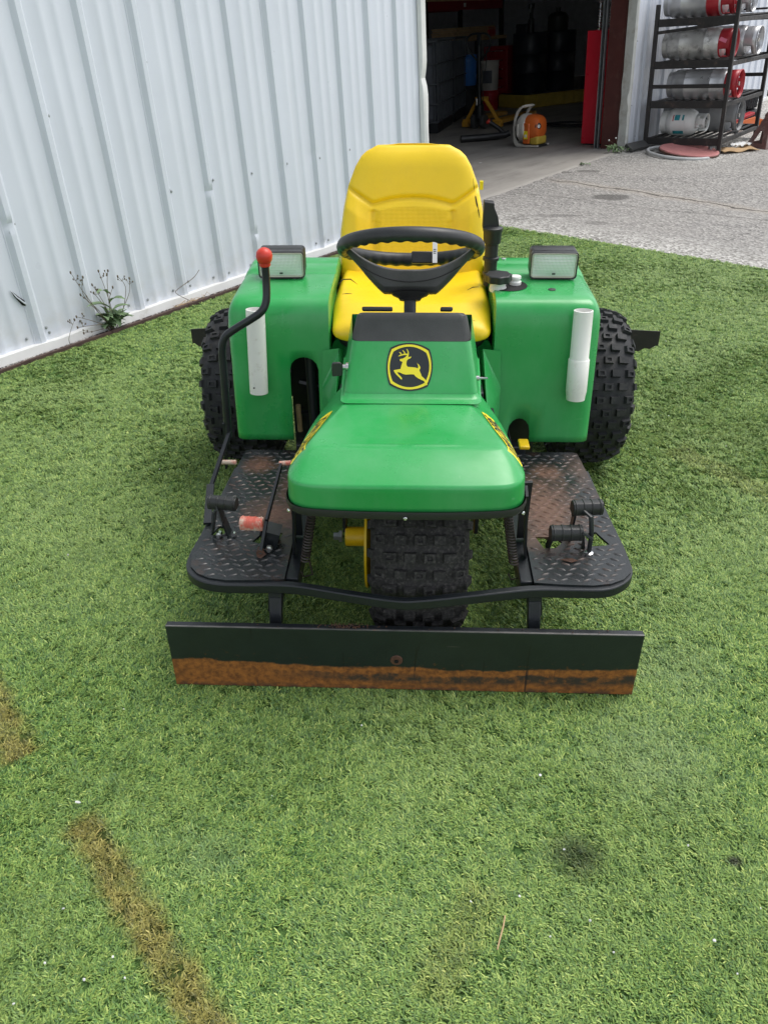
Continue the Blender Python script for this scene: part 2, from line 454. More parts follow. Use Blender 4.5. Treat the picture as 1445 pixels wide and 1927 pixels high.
# ------------------------------------------------------------------ ground
def sheet(name, pts, m, z, kind='structure'):
    mb = MB().add([(p[0], p[1], z) for p in pts], [tuple(range(len(pts)))])
    o = mb.build(name, m, smooth=False); o['kind'] = kind
    return o
def make_asphalt():
    m = mat('asphalt', (.27, .258, .244), .9, vary=.18, vscale=1.3, spec=.25)
    nt, N, L, b = nodes_of(m)
    p = N.new('ShaderNodeNewGeometry').outputs['Position']
    base = b.inputs['Base Color'].links[0].from_socket
    # stones in the binder
    vo = N.new('ShaderNodeTexVoronoi'); vo.inputs['Scale'].default_value = 58; L.new(p, vo.inputs['Vector'])
    sepc = N.new('ShaderNodeSeparateColor'); L.new(vo.outputs['Color'], sepc.inputs[0])
    c = mix_col(nt, ramp(nt, sepc.outputs[0], .40, 1, 0, .62), base, (.54, .52, .48))
    c = mix_col(nt, ramp(nt, sepc.outputs[1], .58, 1, 0, .65), c, (.07, .068, .065))
    big = noise_node(nt, p, .9, 6, .6, (.6, 1.5, 1))
    c = mix_col(nt, ramp(nt, big, .42, .68, 0, .45), c, (.40, .38, .35))
    # crack: a line in the yard, warped, with pale sand beside it
    sp = N.new('ShaderNodeSeparateXYZ'); L.new(p, sp.inputs[0])
    x, y = sp.outputs['X'], sp.outputs['Y']
    def line(px, py, dx, dy, amp, sc):
        ln = math.hypot(dx, dy); nx, ny = -dy / ln, dx / ln
        d = math_node(nt, 'ADD', math_node(nt, 'MULTIPLY', x, nx), math_node(nt, 'MULTIPLY', y, ny))
        d = math_node(nt, 'SUBTRACT', d, px * nx + py * ny)
        w = math_node(nt, 'MULTIPLY', math_node(nt, 'SUBTRACT', noise_node(nt, p, sc, 6, .6), .5), amp)
        along = math_node(nt, 'ADD', math_node(nt, 'MULTIPLY', x, dx / ln), math_node(nt, 'MULTIPLY', y, dy / ln))
        along = math_node(nt, 'SUBTRACT', along, px * dx / ln + py * dy / ln)
        return math_node(nt, 'ABSOLUTE', math_node(nt, 'ADD', d, w)), along
    d1, a1 = line(1.50, 8.05, 1.5, -1.42, .30, 2.2)
    on = ramp(nt, a1, 0, .25)
    sand = math_node(nt, 'MULTIPLY', ramp(nt, d1, .13, .02), on)
    c = mix_col(nt, math_node(nt, 'MULTIPLY', sand, .30), c, (.46, .39, .31))
    crack = math_node(nt, 'MULTIPLY', ramp(nt, d1, .022, .008), on)
    c = mix_col(nt, math_node(nt, 'MULTIPLY', crack, .85), c, (.05, .045, .04))
    d2, a2 = line(3.6, 5.9, -1.0, .62, .35, 1.7)
    c = mix_col(nt, math_node(nt, 'MULTIPLY', ramp(nt, d2, .018, .006), .45), c, (.07, .065, .06))
    # oil patch and dark scuffs
    def spot(cx, cy, rx, ry):
        ex = math_node(nt, 'DIVIDE', math_node(nt, 'SUBTRACT', x, cx), rx); ey = math_node(nt, 'DIVIDE', math_node(nt, 'SUBTRACT', y, cy), ry)
        r = math_node(nt, 'SQRT', math_node(nt, 'ADD', math_node(nt, 'MULTIPLY', ex, ex), math_node(nt, 'MULTIPLY', ey, ey)))
        return ramp(nt, math_node(nt, 'ADD', r, math_node(nt, 'MULTIPLY', math_node(nt, 'SUBTRACT', noise_node(nt, p, 9, 4), .5), .9)), 1.05, .8)
    for cx, cy, rx, ry, k in ((1.95, 7.19, .17, .13, .65), (1.28, 6.55, .30, .05, .4), (1.02, 6.45, .12, .07, .5), (2.0, 8.35, .12, .07, .5), (1.75, 8.3, .1, .05, .5), (1.62, 6.3, .10, .06, .4)):
        c = mix_col(nt, math_node(nt, 'MULTIPLY', spot(cx, cy, rx, ry), k), c, (.055, .052, .048))
    # loose pale gravel at the turf edge and along the wall
    along = math_node(nt, 'ADD', math_node(nt, 'MULTIPLY', x, U.x), math_node(nt, 'MULTIPLY', y, U.y))
    along = math_node(nt, 'SUBTRACT', along, -.3709 * U.x + 5.5603 * U.y)
    pale = ramp(nt, math_node(nt, 'ADD', along, math_node(nt, 'MULTIPLY', big, .8)), 2.25, 1.75)
    dep = math_node(nt, 'ADD', math_node(nt, 'MULTIPLY', x, NG.x), math_node(nt, 'MULTIPLY', y, NG.y))
    dep = math_node(nt, 'SUBTRACT', dep, -.3709 * NG.x + 5.5603 * NG.y)
    pale2 = math_node(nt, 'MULTIPLY', ramp(nt, math_node(nt, 'ADD', dep, math_node(nt, 'MULTIPLY', big, .9)), -1.0, -.5), ramp(nt, along, 4.2, 4.9))
    pale = math_node(nt, 'MAXIMUM', pale, pale2)
    peb = mix_col(nt, ramp(nt, sepc.outputs[2], .2, 1), (.22, .21, .19), (.70, .68, .64))
    c = mix_col(nt, math_node(nt, 'MULTIPLY', pale, .8), c, peb)
    L.new(c, b.inputs['Base Color'])
    bp = N.new('ShaderNodeBump'); bp.inputs['Strength'].default_value = .7; bp.inputs['Distance'].default_value = .008
    L.new(vo.outputs['Distance'], bp.inputs['Height']); L.new(bp.outputs[0], b.inputs['Normal'])
    return m
ASPH = make_asphalt()
def Y2(s, d): p = yard(s, d); return (p.x, p.y)
sheet('asphalt_yard', [Y2(-60, -90), Y2(90, -90), Y2(90, -.001), Y2(-60, -.001)], ASPH, 0)

# concrete floor of the workshop, level in the building frame
def make_concrete():
    m = mat('concrete', (.35, .33, .30), .75, vary=.12, vscale=1.5, bump=.15, bscale=90, spec=.35)
    nt, N, L, b = nodes_of(m)
    tc = N.new('ShaderNodeTexCoord').outputs['Object']
    base = b.inputs['Base Color'].links[0].from_socket
    sp = N.new('ShaderNodeSeparateXYZ'); L.new(tc, sp.inputs[0])
    n1 = noise_node(nt, tc, 2.2, 6, .65, (.5, 1.6, 1))
    c = mix_col(nt, ramp(nt, n1, .45, .75, 0, .6), base, (.12, .11, .10))
    edge = ramp(nt, math_node(nt, 'ADD', sp.outputs['Y'], math_node(nt, 'MULTIPLY', n1, .5)), .62, .22)
    c = mix_col(nt, math_node(nt, 'MULTIPLY', edge, .7), c, (.40, .375, .34))
    L.new(c, b.inputs['Base Color'])
    return m
CONC = make_concrete()
fl = MB().box((5, 4.2, -.06), (24, 8.4, .12)).build('concrete_floor', CONC, smooth=False); fl.matrix_world = BM; fl['kind'] = 'structure'
# ragged sill: broken edge where the slab meets the asphalt
mb = MB(); r1 = random.Random(3)
prev = None; top = []; n = 90
rows = [[], [], []]
for i in range(n + 1):
    s = lerp(1.0, 5.2, i / n); w = -.035 - .045 * r1.random() ** 2
    rows[0].append((s, .02, .004)); rows[1].append((s, w * .5, .002 - .004 * r1.random())); rows[2].append((s, w, -.012))
mb.grid(rows); o = mb.build('broken_sill', CONC); o.matrix_world = BM; o['kind'] = 'structure'

# ------------------------------------------------------------------ artificial turf
def make_turf_mat(blades):
    m = bpy.data.materials.new('turf_fibre' if blades else 'turf_backing'); m.use_nodes = True
    nt, N, L, b = nodes_of(m)
    p = N.new('ShaderNodeNewGeometry').outputs['Position']
    sp = N.new('ShaderNodeSeparateXYZ'); L.new(p, sp.inputs[0]); x, y = sp.outputs['X'], sp.outputs['Y']
    n1 = noise_node(nt, p, 1.1, 4, .6); n2 = noise_node(nt, p, 7, 4, .6)
    if blades:
        at = N.new('ShaderNodeAttribute'); at.attribute_name = 'shade'
        rc = N.new('ShaderNodeValToRGB'); e = rc.color_ramp.elements
        e[0].position = 0; e[0].color = (.058, .138, .045, 1); e[1].position = 1; e[1].color = (.56, .66, .18, 1)
        a = e.new(.35); a.color = (.134, .264, .058, 1); a = e.new(.7); a.color = (.288, .42, .09, 1)
        L.new(at.outputs['Fac'], rc.inputs['Fac']); c = rc.outputs['Color']
        c = mix_col(nt, ramp(nt, n1, .40, .66, 0, .45), c, (.28, .375, .13))
        c = mix_col(nt, ramp(nt, n2, .58, .72, 0, .22), c, (.05, .11, .03))
    else:
        c = mix_col(nt, ramp(nt, n2, .35, .65), (.085, .175, .05), (.14, .25, .065))
    def along_line(x0, y0, x1, y1, w, rag):
        dx, dy = x1 - x0, y1 - y0; ln = math.hypot(dx, dy); dx /= ln; dy /= ln
        ax = math_node(nt, 'SUBTRACT', x, x0); ay = math_node(nt, 'SUBTRACT', y, y0)
        t = math_node(nt, 'ADD', math_node(nt, 'MULTIPLY', ax, dx), math_node(nt, 'MULTIPLY', ay, dy))
        d = math_node(nt, 'ABSOLUTE', math_node(nt, 'ADD', math_node(nt, 'MULTIPLY', ax, -dy), math_node(nt, 'MULTIPLY', ay, dx)))
        d = math_node(nt, 'ADD', d, math_node(nt, 'MULTIPLY', math_node(nt, 'SUBTRACT', n3, .5), rag))
        f = math_node(nt, 'MULTIPLY', ramp(nt, d, w * 1.22, w * .45), ramp(nt, math_node(nt, 'ADD', t, math_node(nt, 'MULTIPLY', math_node(nt, 'SUBTRACT', n3, .5), rag)), 0, .03))
        return math_node(nt, 'MULTIPLY', f, ramp(nt, t, ln, ln - .015))
    n3 = noise_node(nt, p, 22, 4, .6)
    s = along_line(-.668, 1.115, .10, .20, .042, .055)
    s = math_node(nt, 'MAXIMUM', s, along_line(-1.9, 2.62, -.84, 1.262, .052, .055))
    s2 = along_line(.20, .96, .07, .72, .05, .08)
    s = math_node(nt, 'MAXIMUM', math_node(nt, 'MULTIPLY', s, ramp(nt, noise_node(nt, p, 12, 4), .25, .5, .55, 1)), math_node(nt, 'MULTIPLY', s2, .30))
    s = math_node(nt, 'MAXIMUM', s, math_node(nt, 'MULTIPLY', along_line(1.1, 2.75, 1.55, 2.1, .07, .10), .30))
    if blades:
        brown = N.new('ShaderNodeValToRGB'); e = brown.color_ramp.elements
        e[0].color = (.13, .070, .020, 1); e[1].color = (.50, .31, .11, 1); a = e.new(.45); a.color = (.30, .165, .045, 1)
        L.new(at.outputs['Fac'], brown.inputs['Fac']); bc = brown.outputs['Color']
    else: bc = (.08, .045, .015)
    c = mix_col(nt, math_node(nt, 'MULTIPLY', s, .56), c, bc)
    def spot(cx, cy, rx, ry, k, colr):
        ex = math_node(nt, 'DIVIDE', math_node(nt, 'SUBTRACT', x, cx), rx); ey = math_node(nt, 'DIVIDE', math_node(nt, 'SUBTRACT', y, cy), ry)
        r = math_node(nt, 'SQRT', math_node(nt, 'ADD', math_node(nt, 'MULTIPLY', ex, ex), math_node(nt, 'MULTIPLY', ey, ey)))
        f = ramp(nt, math_node(nt, 'ADD', r, math_node(nt, 'MULTIPLY', math_node(nt, 'SUBTRACT', n3, .5), .6)), 1.2, .35, 0, k)
        return mix_col(nt, f, c, colr)
    c = spot(.385, 1.005, .065, .055, .72, (.022, .030, .016))      # oil stain
    c = spot(.704, .99, .018, .014, .8, (.06, .05, .05))
    c = spot(.62, 1.25, .17, .16, .35, (.27, .36, .17))             # pale worn patches
    c = spot(.75, 1.55, .16, .13, .30, (.27, .36, .17))
    c = spot(-.36, 1.02, .09, .07, .35, (.20, .30, .13))
    L.new(c, b.inputs['Base Color'])
    b.inputs['Roughness'].default_value = .48 if blades else .9
    b.inputs['Specular IOR Level'].default_value = .35 if blades else .1
    if not blades:
        bp = N.new('ShaderNodeBump'); bp.inputs['Strength'].default_value = 1; bp.inputs['Distance'].default_value = .02
        L.new(noise_node(nt, p, 130, 3, .6), bp.inputs['Height']); L.new(bp.outputs[0], b.inputs['Normal'])
    return m
TURF = make_turf_mat(True); TURFB = make_turf_mat(False)
sheet('turf_base', [Y2(-14, -14), Y2(1.26, -14), Y2(1.27, -3.2), Y2(1.285, -1.5), Y2(1.25, -.09), Y2(-14, -.105)], TURFB, .004)

def tuft_mesh(i, nb):
    r = random.Random(100 + i); vs = []; fs = []; sh = []
    lay = r.uniform(1.15, 1.5)
    for k in range(nb):
        a0 = r.uniform(0, 2 * PI); rad = .011 * math.sqrt(r.random())
        bx, by = rad * math.cos(a0), rad * math.sin(a0)
        az = r.gauss(0, 1.0)                                     # most fibres lean one way, the tuft is turned as a whole
        L_ = r.uniform(.0085, .0155); w = r.uniform(.0008, .00125)
        t0 = r.uniform(.35, .9); t1 = min(1.62, lay + r.uniform(-.35, .25))
        sx, sy = -math.sin(az), math.cos(az); dx, dy = math.cos(az), math.sin(az)
        o = len(vs); x, y, z = bx, by, 0.0; seg = 3; s_ = min(1, max(0, r.gauss(.47, .25)))
        for q in range(seg + 1):
            ww = w * (1 if q < seg else .35)
            vs.append((x - sx * ww, y - sy * ww, z)); vs.append((x + sx * ww, y + sy * ww, z)); sh += [s_] * 2
            t = lerp(t0, t1, (q + .5) / seg); ll = L_ / seg
            x += dx * math.sin(t) * ll; y += dy * math.sin(t) * ll; z += math.cos(t) * ll
        for q in range(seg):
            fs.append((o + q * 2, o + q * 2 + 1, o + q * 2 + 3, o + q * 2 + 2))
    me = bpy.data.meshes.new('turf_tuft'); me.from_pydata(vs, [], fs)
    at = me.attributes.new('shade', 'FLOAT', 'POINT'); at.data.foreach_set('value', sh)
    me.polygons.foreach_set('use_smooth', [True] * len(fs)); me.materials.append(TURF)
    return me
tcol = bpy.data.collections.new('turf_tufts')
for i in range(8):
    tcol.objects.link(bpy.data.objects.new('turf_tuft', tuft_mesh(i, 16)))
rng = np.random.default_rng(5)
def scatter(n, x0, x1, y0, y1):
    return np.c_[rng.uniform(x0, x1, n), rng.uniform(y0, y1, n)]
bands = [(.30, 1.3, 10500, -1.35, 1.35, 1.0), (1.3, 2.2, 9200, -1.75, 1.75, 1.04), (2.2, 3.3, 6600, -2.2, 2.2, 1.08), (3.3, 4.6, 6000, -2.4, 2.9, 1.0), (4.6, 6.8, 5200, -1.6, 3.3, 1.0)]
pts = []; scl = []
for y0, y1, dens, x0, x1, k in bands:
    q = scatter(int(dens * (x1 - x0) * (y1 - y0)), x0, x1, y0, y1); pts.append(q); scl.append(np.full(len(q), k))
pts = np.vstack(pts); scl = np.concatenate(scl)
W0 = np.array([-.3709, 5.5603])
rel = pts - W0
sv = rel @ np.array([U.x, U.y]); dv = rel @ np.array([NG.x, NG.y])
keep = (sv < 1.275 + rng.normal(0, .012, len(sv))) & (dv < -.105 + rng.normal(0, .006, len(sv)))
pts = pts[keep]; scl = scl[keep]
ang = np.array([noise.noise((x * .9, y * .9, 3.1)) * 4.5 + noise.noise((x * 3.1, y * 3.1, 8.2)) * 2.2 for x, y in pts]) + 2.6 + rng.normal(0, 1.1, len(pts))
me = bpy.data.meshes.new('artificial_turf')
me.vertices.add(len(pts)); me.vertices.foreach_set('co', np.c_[pts, np.full(len(pts), .004)].astype(np.float32).ravel())
a = me.attributes.new('turn', 'FLOAT', 'POINT'); a.data.foreach_set('value', ang.astype(np.float32))
a = me.attributes.new('size', 'FLOAT', 'POINT'); a.data.foreach_set('value', (scl * rng.uniform(.8, 1.2, len(scl))).astype(np.float32))
a = me.attributes.new('pick', 'INT', 'POINT'); a.data.foreach_set('value', rng.integers(0, 8, len(scl)).astype(np.int32))
turf = bpy.data.objects.new('artificial_turf', me); col.objects.link(turf); turf['kind'] = 'stuff'
tag(turf, 'short green artificial turf with brown stained strips covering the yard', None)
ng = bpy.data.node_groups.new('turf_scatter', 'GeometryNodeTree')
ng.interface.new_socket('Geometry', in_out='INPUT', socket_type='NodeSocketGeometry')
ng.interface.new_socket('Geometry', in_out='OUTPUT', socket_type='NodeSocketGeometry')
gi = ng.nodes.new('NodeGroupInput'); go = ng.nodes.new('NodeGroupOutput')
m2p = ng.nodes.new('GeometryNodeMeshToPoints')
iop = ng.nodes.new('GeometryNodeInstanceOnPoints'); ci = ng.nodes.new('GeometryNodeCollectionInfo')
ci.inputs['Collection'].default_value = tcol; ci.inputs['Separate Children'].default_value = True; ci.inputs['Reset Children'].default_value = True
def named(nm, ty):
    n = ng.nodes.new('GeometryNodeInputNamedAttribute'); n.data_type = ty; n.inputs['Name'].default_value = nm
    return n.outputs['Attribute']
cx = ng.nodes.new('ShaderNodeCombineXYZ'); ng.links.new(named('turn', 'FLOAT'), cx.inputs['Z'])
ng.links.new(gi.outputs[0], m2p.inputs[0]); ng.links.new(m2p.outputs[0], iop.inputs['Points'])
ng.links.new(ci.outputs[0], iop.inputs['Instance']); iop.inputs['Pick Instance'].default_value = True
ng.links.new(named('pick', 'INT'), iop.inputs['Instance Index']); ng.links.new(cx.outputs[0], iop.inputs['Rotation'])
ng.links.new(named('size', 'FLOAT'), iop.inputs['Scale']); ng.links.new(iop.outputs[0], go.inputs[0])
md = turf.modifiers.new('scatter', 'NODES'); md.node_group = ng

# gravel and rusty edging between turf and wall
sheet('gravel_bed', [Y2(-14, -.105), Y2(1.2, -.105), Y2(1.2, -.0), Y2(-14, -.0)], SOIL, .003)
mb = MB(); r1 = random.Random(11)
ico = bmesh.new(); bmesh.ops.create_icosphere(ico, subdivisions=1, radius=1); icov = [v.co.copy() for v in ico.verts]; icof = [tuple(v.index for v in f.verts) for f in ico.faces]; ico.free()
def stone(mb, p, r, rr):
    M = T3(*p) @ Matrix.Rotation(rr.random() * 6.3, 4, (rr.random(), rr.random(), rr.random() + .01)) @ Matrix.Diagonal((r * rr.uniform(.7, 1.3), r * rr.uniform(.6, 1.1), r * rr.uniform(.5, .8), 1))
    mb.add(icov, icof, M)
for i in range(2600):
    s = lerp(-3.2, 1.15, r1.random()); d = -.015 - .075 * r1.random()
    if s > -1.9 and r1.random() < .55: continue
    p = yard(s, d); stone(mb, (p.x, p.y, .004 + .003 * r1.random()), r1.uniform(.003, .0075), r1)
o = mb.build('gravel', GRAVEL); o['kind'] = 'stuff'
mb = MB()
for i in range(14):
    s0 = -6 + i * .52; s1 = s0 + .517
    a_ = yard(s0, -.098 + r1.uniform(-.003, .003)); b_ = yard(s1, -.098 + r1.uniform(-.003, .003))
    mb.span((a_.x, a_.y, .012), (b_.x, b_.y, .012), .016, .022)
o = mb.build('turf_edging', EDGING, smooth=False); o['kind'] = 'structure'

# loose white specks lying on the turf and on the concrete
mb = MB(); r1 = random.Random(21)
spk = [(-.668, 1.135, .006), (-.79, .80, .004), (-.54, .76, .004), (-.62, .79, .003), (-.50, .80, .003), (.16, .90, .003), (.255, .91, .003), (.36, 1.01, .003), (.60, .82, .005), (.62, .76, .003), (.41, .80, .003), (.30, .83, .003), (.38, .86, .003), (-.65, .72, .003)]
for i in range(46): spk.append((r1.uniform(-1.2, 1.9), r1.uniform(.75, 4.6), r1.uniform(.0015, .004)))
for x, y, r in spk: stone(mb, (x, y, .024), r, r1)
o = mb.build('white_specks', PAPER); o['kind'] = 'stuff'
mb = MB(); mb.tube([(.222, .872, .022), (.216, .85, .025), (.206, .825, .023), (.200, .808, .022)], .0016, 6)
tag(mb.build('twig', WOOD), 'short pale twig lying on the turf in the foreground', 'twig')

# ------------------------------------------------------------------ the workshop building
bld = thing('workshop_building', BM, 'white ribbed metal workshop with a wide open doorway', 'building')
PITCHR = .307
def profile():
    """(x, out) of one pitch starting 4 mm before a main rib"""
    p = [(-.006, 0), (0, 0), (.020, .021), (.044, .021), (.064, 0)]
    for c in (.142, .222):
        p += [(c - .018, 0), (c - .010, .0030), (c + .010, .0030), (c + .018, 0)]
    return p
DENTS = [(-.05, .63, .024), (-.947, .554, .022), (-.63, .258, .024), (.009, .061, .03), (-2.167, .602, .022), (-2.10, .32, .014), (-.34, .58, .014)]
def wall_panel(s0, H0, H1, parent, name='wall_panel', fine=True):
    cols = []
    for k in range(3):
        for (x, o) in profile():
            cols.append((s0 + k * PITCHR + x, o))
    cols.append((s0 + 3 * PITCHR - .0005, .0))
    cols = [(cols[0][0], -.001)] + [(x, o + .0022) for x, o in cols[:6]] + cols[6:]
    hs = [H0]
    if fine:
        h = H0
        while h < min(H1, 1.6): h += .02; hs.append(h)
    hs.append(H1)
    rows = []
    for h in hs:
        row = []
        for (s, o) in cols:
            q = o
            for (ds, dh, w) in DENTS:
                g = math.exp(-((s - ds + .02) / w) ** 2 - ((h - dh) / (w * .7)) ** 2)
                q -= g * .015 * (1 if o > .01 else .2)
            q += .0012 * noise.noise((s * 5, h * 3, 1.7)) if o < .03 else 0
            row.append((s, -q, h))
        rows.append(row)
    return MB().grid(rows).build(name, WALL, parent, sharp=25)
SEAM0 = -1.252 - .035
for k in range(-5, 3):
    wall_panel(SEAM0 + k * 3 * PITCHR, .03, 3.7, bld, fine=(-2 <= k <= 2))
# part panel up to the door trim
cols = [(SEAM0 + 9 * PITCHR - .005, .0)]
for k in range(2, 8):
    wall_panel(5.02 + (k - 2) * 3 * PITCHR, .03, 3.7, bld, fine=False)
# the last left panel reaches past the door trim: trim it back
lastp = [o for o in bld.children if o.name.startswith('wall_panel')][7]
bm = bmesh.new(); bm.from_mesh(lastp.data)
bmesh.ops.bisect_plane(bm, geom=bm.verts[:] + bm.edges[:] + bm.faces[:], plane_co=(1.16, 0, 0), plane_no=(1, 0, 0), clear_outer=True)
bm.to_mesh(lastp.data); bm.free()
# base trim: a pale flashing with the wavy panel ends above it
rows = [[], [], [], []]
r1 = random.Random(4)
n = 300
for i in range(n + 1):
    s = lerp(-6, 1.15, i / n); wv = .004 * noise.noise((s * 6, 0, 0)) + .006 * max(0, noise.noise((s * 1.9, 4, 0)))
    rows[0].append((s, .02, .046 + wv)); rows[1].append((s, -.036, .044 + wv)); rows[2].append((s, -.040, .004 + .3 * wv)); rows[3].append((s, -.030, .002))
MB().grid(rows).build('base_trim', TRIM, bld)
rows = [[(lerp(6.0, 11, i / 40), .02, .040) for i in range(41)], [(lerp(6.0, 11, i / 40), -.034, .04) for i in range(41)], [(lerp(6.0, 11, i / 40), -.036, .0) for i in range(41)]]
MB().grid(rows).build('base_trim', TRIM, bld)
MB().box((-2.4, .03, -.03), (7.2, .06, .12)).build('foundation', SOIL, bld, smooth=False)
# screws
scr = MB().lathe([(.0075, 0), (.0075, .0015), (.0045, .002), (.0045, .0055), (.003, .0062), (0, .0062)], 8, RX(PI / 2))
s_mesh = scr.build('screw', GALV, bld)
s_pos = []
for k in range(-6, 10):
    rb = SEAM0 + k * PITCHR
    s_pos += [(rb + .085, .078), (rb - .04, .082)]
    if k % 3 == 0: s_pos += [(rb + .058, .60), (rb + .058, 1.20), (rb + .075, .105)]
for k in range(0, 6): s_pos.append((SEAM0 + k * PITCHR + .07, .59 + .01 * (k % 2)))
s_pos += [(-1.84, 1.02), (5.13, 1.02), (5.13, .42), (5.3, .1)]
first = True
for s, h in s_pos:
    if -2.7 < s < 1.12 or s > 5:
        o = s_mesh if first else s_mesh.copy()
        if not first: col.objects.link(o); o.parent = bld
        o.location = (s, -.0025, h); first = False
# the tear in the first panel: a dark slit with a curled lip
MB().prism([(-.055, .062), (-.046, .035), (-.030, .004), (-.016, -.020), (.002, -.028), (.012, -.018), (.004, -.004), (-.018, .018), (-.040, .045)], .0012, T3(-2.205, -.004, .26) @ RX(PI / 2)).build('torn_slit', HOLE, bld)
MB().tube([(-2.262, -.006, .325), (-2.240, -.009, .285), (-2.212, -.012, .25), (-2.190, -.008, .232)], [.001, .003, .004, .001], 6).build('torn_lip', WALL, bld)
# left door trim: a bent angle that peels away near the floor
rows = [[], [], [], [], [], []]
for i in range(61):
    h = lerp(.0, 3.2, i / 60)
    b_ = 0
    if h < .95: b_ = .012 * math.sin(h * 13) * .5 - .030 * (1 - h / .95)
    k_ = .018 * math.exp(-((h - .96) / .05) ** 2)
    gap = .030 * max(0, 1 - abs(h - .45) / .5)
    rows[0].append((1.150, -.003, h)); rows[1].append((1.152, -.036 + k_, h)); rows[2].append((1.168 + gap * .2, -.038 + k_ - gap * .5, h))
    rows[3].append((1.172 + gap * .5 - b_ * .2, -.030 + k_, h)); rows[4].append((1.208 - b_, -.034 + k_ + gap * .2, h)); rows[5].append((1.212 - b_, .05, h))
MB().grid(rows).build('door_trim', TRIM, bld, sharp=25)
MB().box((1.16, .10, 1.6), (.06, .17, 3.2)).build('door_post', DARKIN, bld, smooth=False)
# right door post: brown steel channel, steel door track, white corner trim bent at the foot
MB().box((5.07, .165, 1.6), (.11, .20, 3.25)).build('door_post', BROWN, bld, smooth=False, bevel=.004)
mb = MB(); mb.box((5.03, .300, 1.6), (.05, .008, 3.2)); mb.box((5.03, .338, 1.6), (.05, .008, 3.2)); mb.box((5.05, .319, 1.6), (.008, .03, 3.2))
mb.build('door_track', GALV, bld, smooth=False)
MB().box((5.046, .319, 1.6), (.004, .028, 3.2)).build('track_strip', RUBBER, bld, smooth=False)  # dark strip down the centre of the C-shaped track
rows = [[], [], [], [], []]
for i in range(80):
    h = lerp(-.01, 3.2, (i / 79) ** 1.6)
    k_ = .030 * math.exp(-((h - .50) / .06) ** 2) + .012 * math.exp(-((h - .33) / .05) ** 2) + .05 * max(0, .22 - h)
    w_ = .008 * noise.noise((h * 7, 2, 5)) * (1 if h < .9 else .2)
    rows[0].append((5.012, .068, h)); rows[1].append((4.985 - k_ * .3, .062 + w_, h)); rows[2].append((4.975 - k_ * .6, -.030 + k_ * .4, h))
    rows[3].append((4.990 - k_ * .2, -.043 - w_, h)); rows[4].append((5.028 + w_, -.038, h))
MB().grid(rows).build('corner_trim', OLDTRIM, bld, sharp=30)
# header, walls and roof that keep the workshop dark
MB().box((3.1, .06, 3.45), (4.2, .10, .5)).build('door_header', WALL, bld, smooth=False)
mb = MB(); mb.box((5, 8.45, 1.85), (24.2, .08, 3.7)); mb.box((-7.05, 4.2, 1.85), (.08, 8.4, 3.7)); mb.box((17.05, 4.2, 1.85), (.08, 8.4, 3.7))
mb.box((-2.93, .03, 1.9), (8.14, .02, 3.55)); mb.box((11.1, .03, 1.9), (11.9, .02, 3.55))
mb.build('liner_wall', LINER, bld, smooth=False)
MB().box((5, 4.2, 3.78), (24.6, 8.9, .12)).build('roof', LINER, bld, smooth=False)
for s in (2.2, 5.4, 8.6, 11.8): MB().box((s, 8.2, 1.85), (.2, .3, 3.6)).build('wall_column', BROWN, bld, smooth=False)

# ------------------------------------------------------------------ the utility vehicle
tr = thing('utility_vehicle', TM, 'green three-wheeled groundskeeping vehicle with yellow seat and rusty front blade', 'utility vehicle')

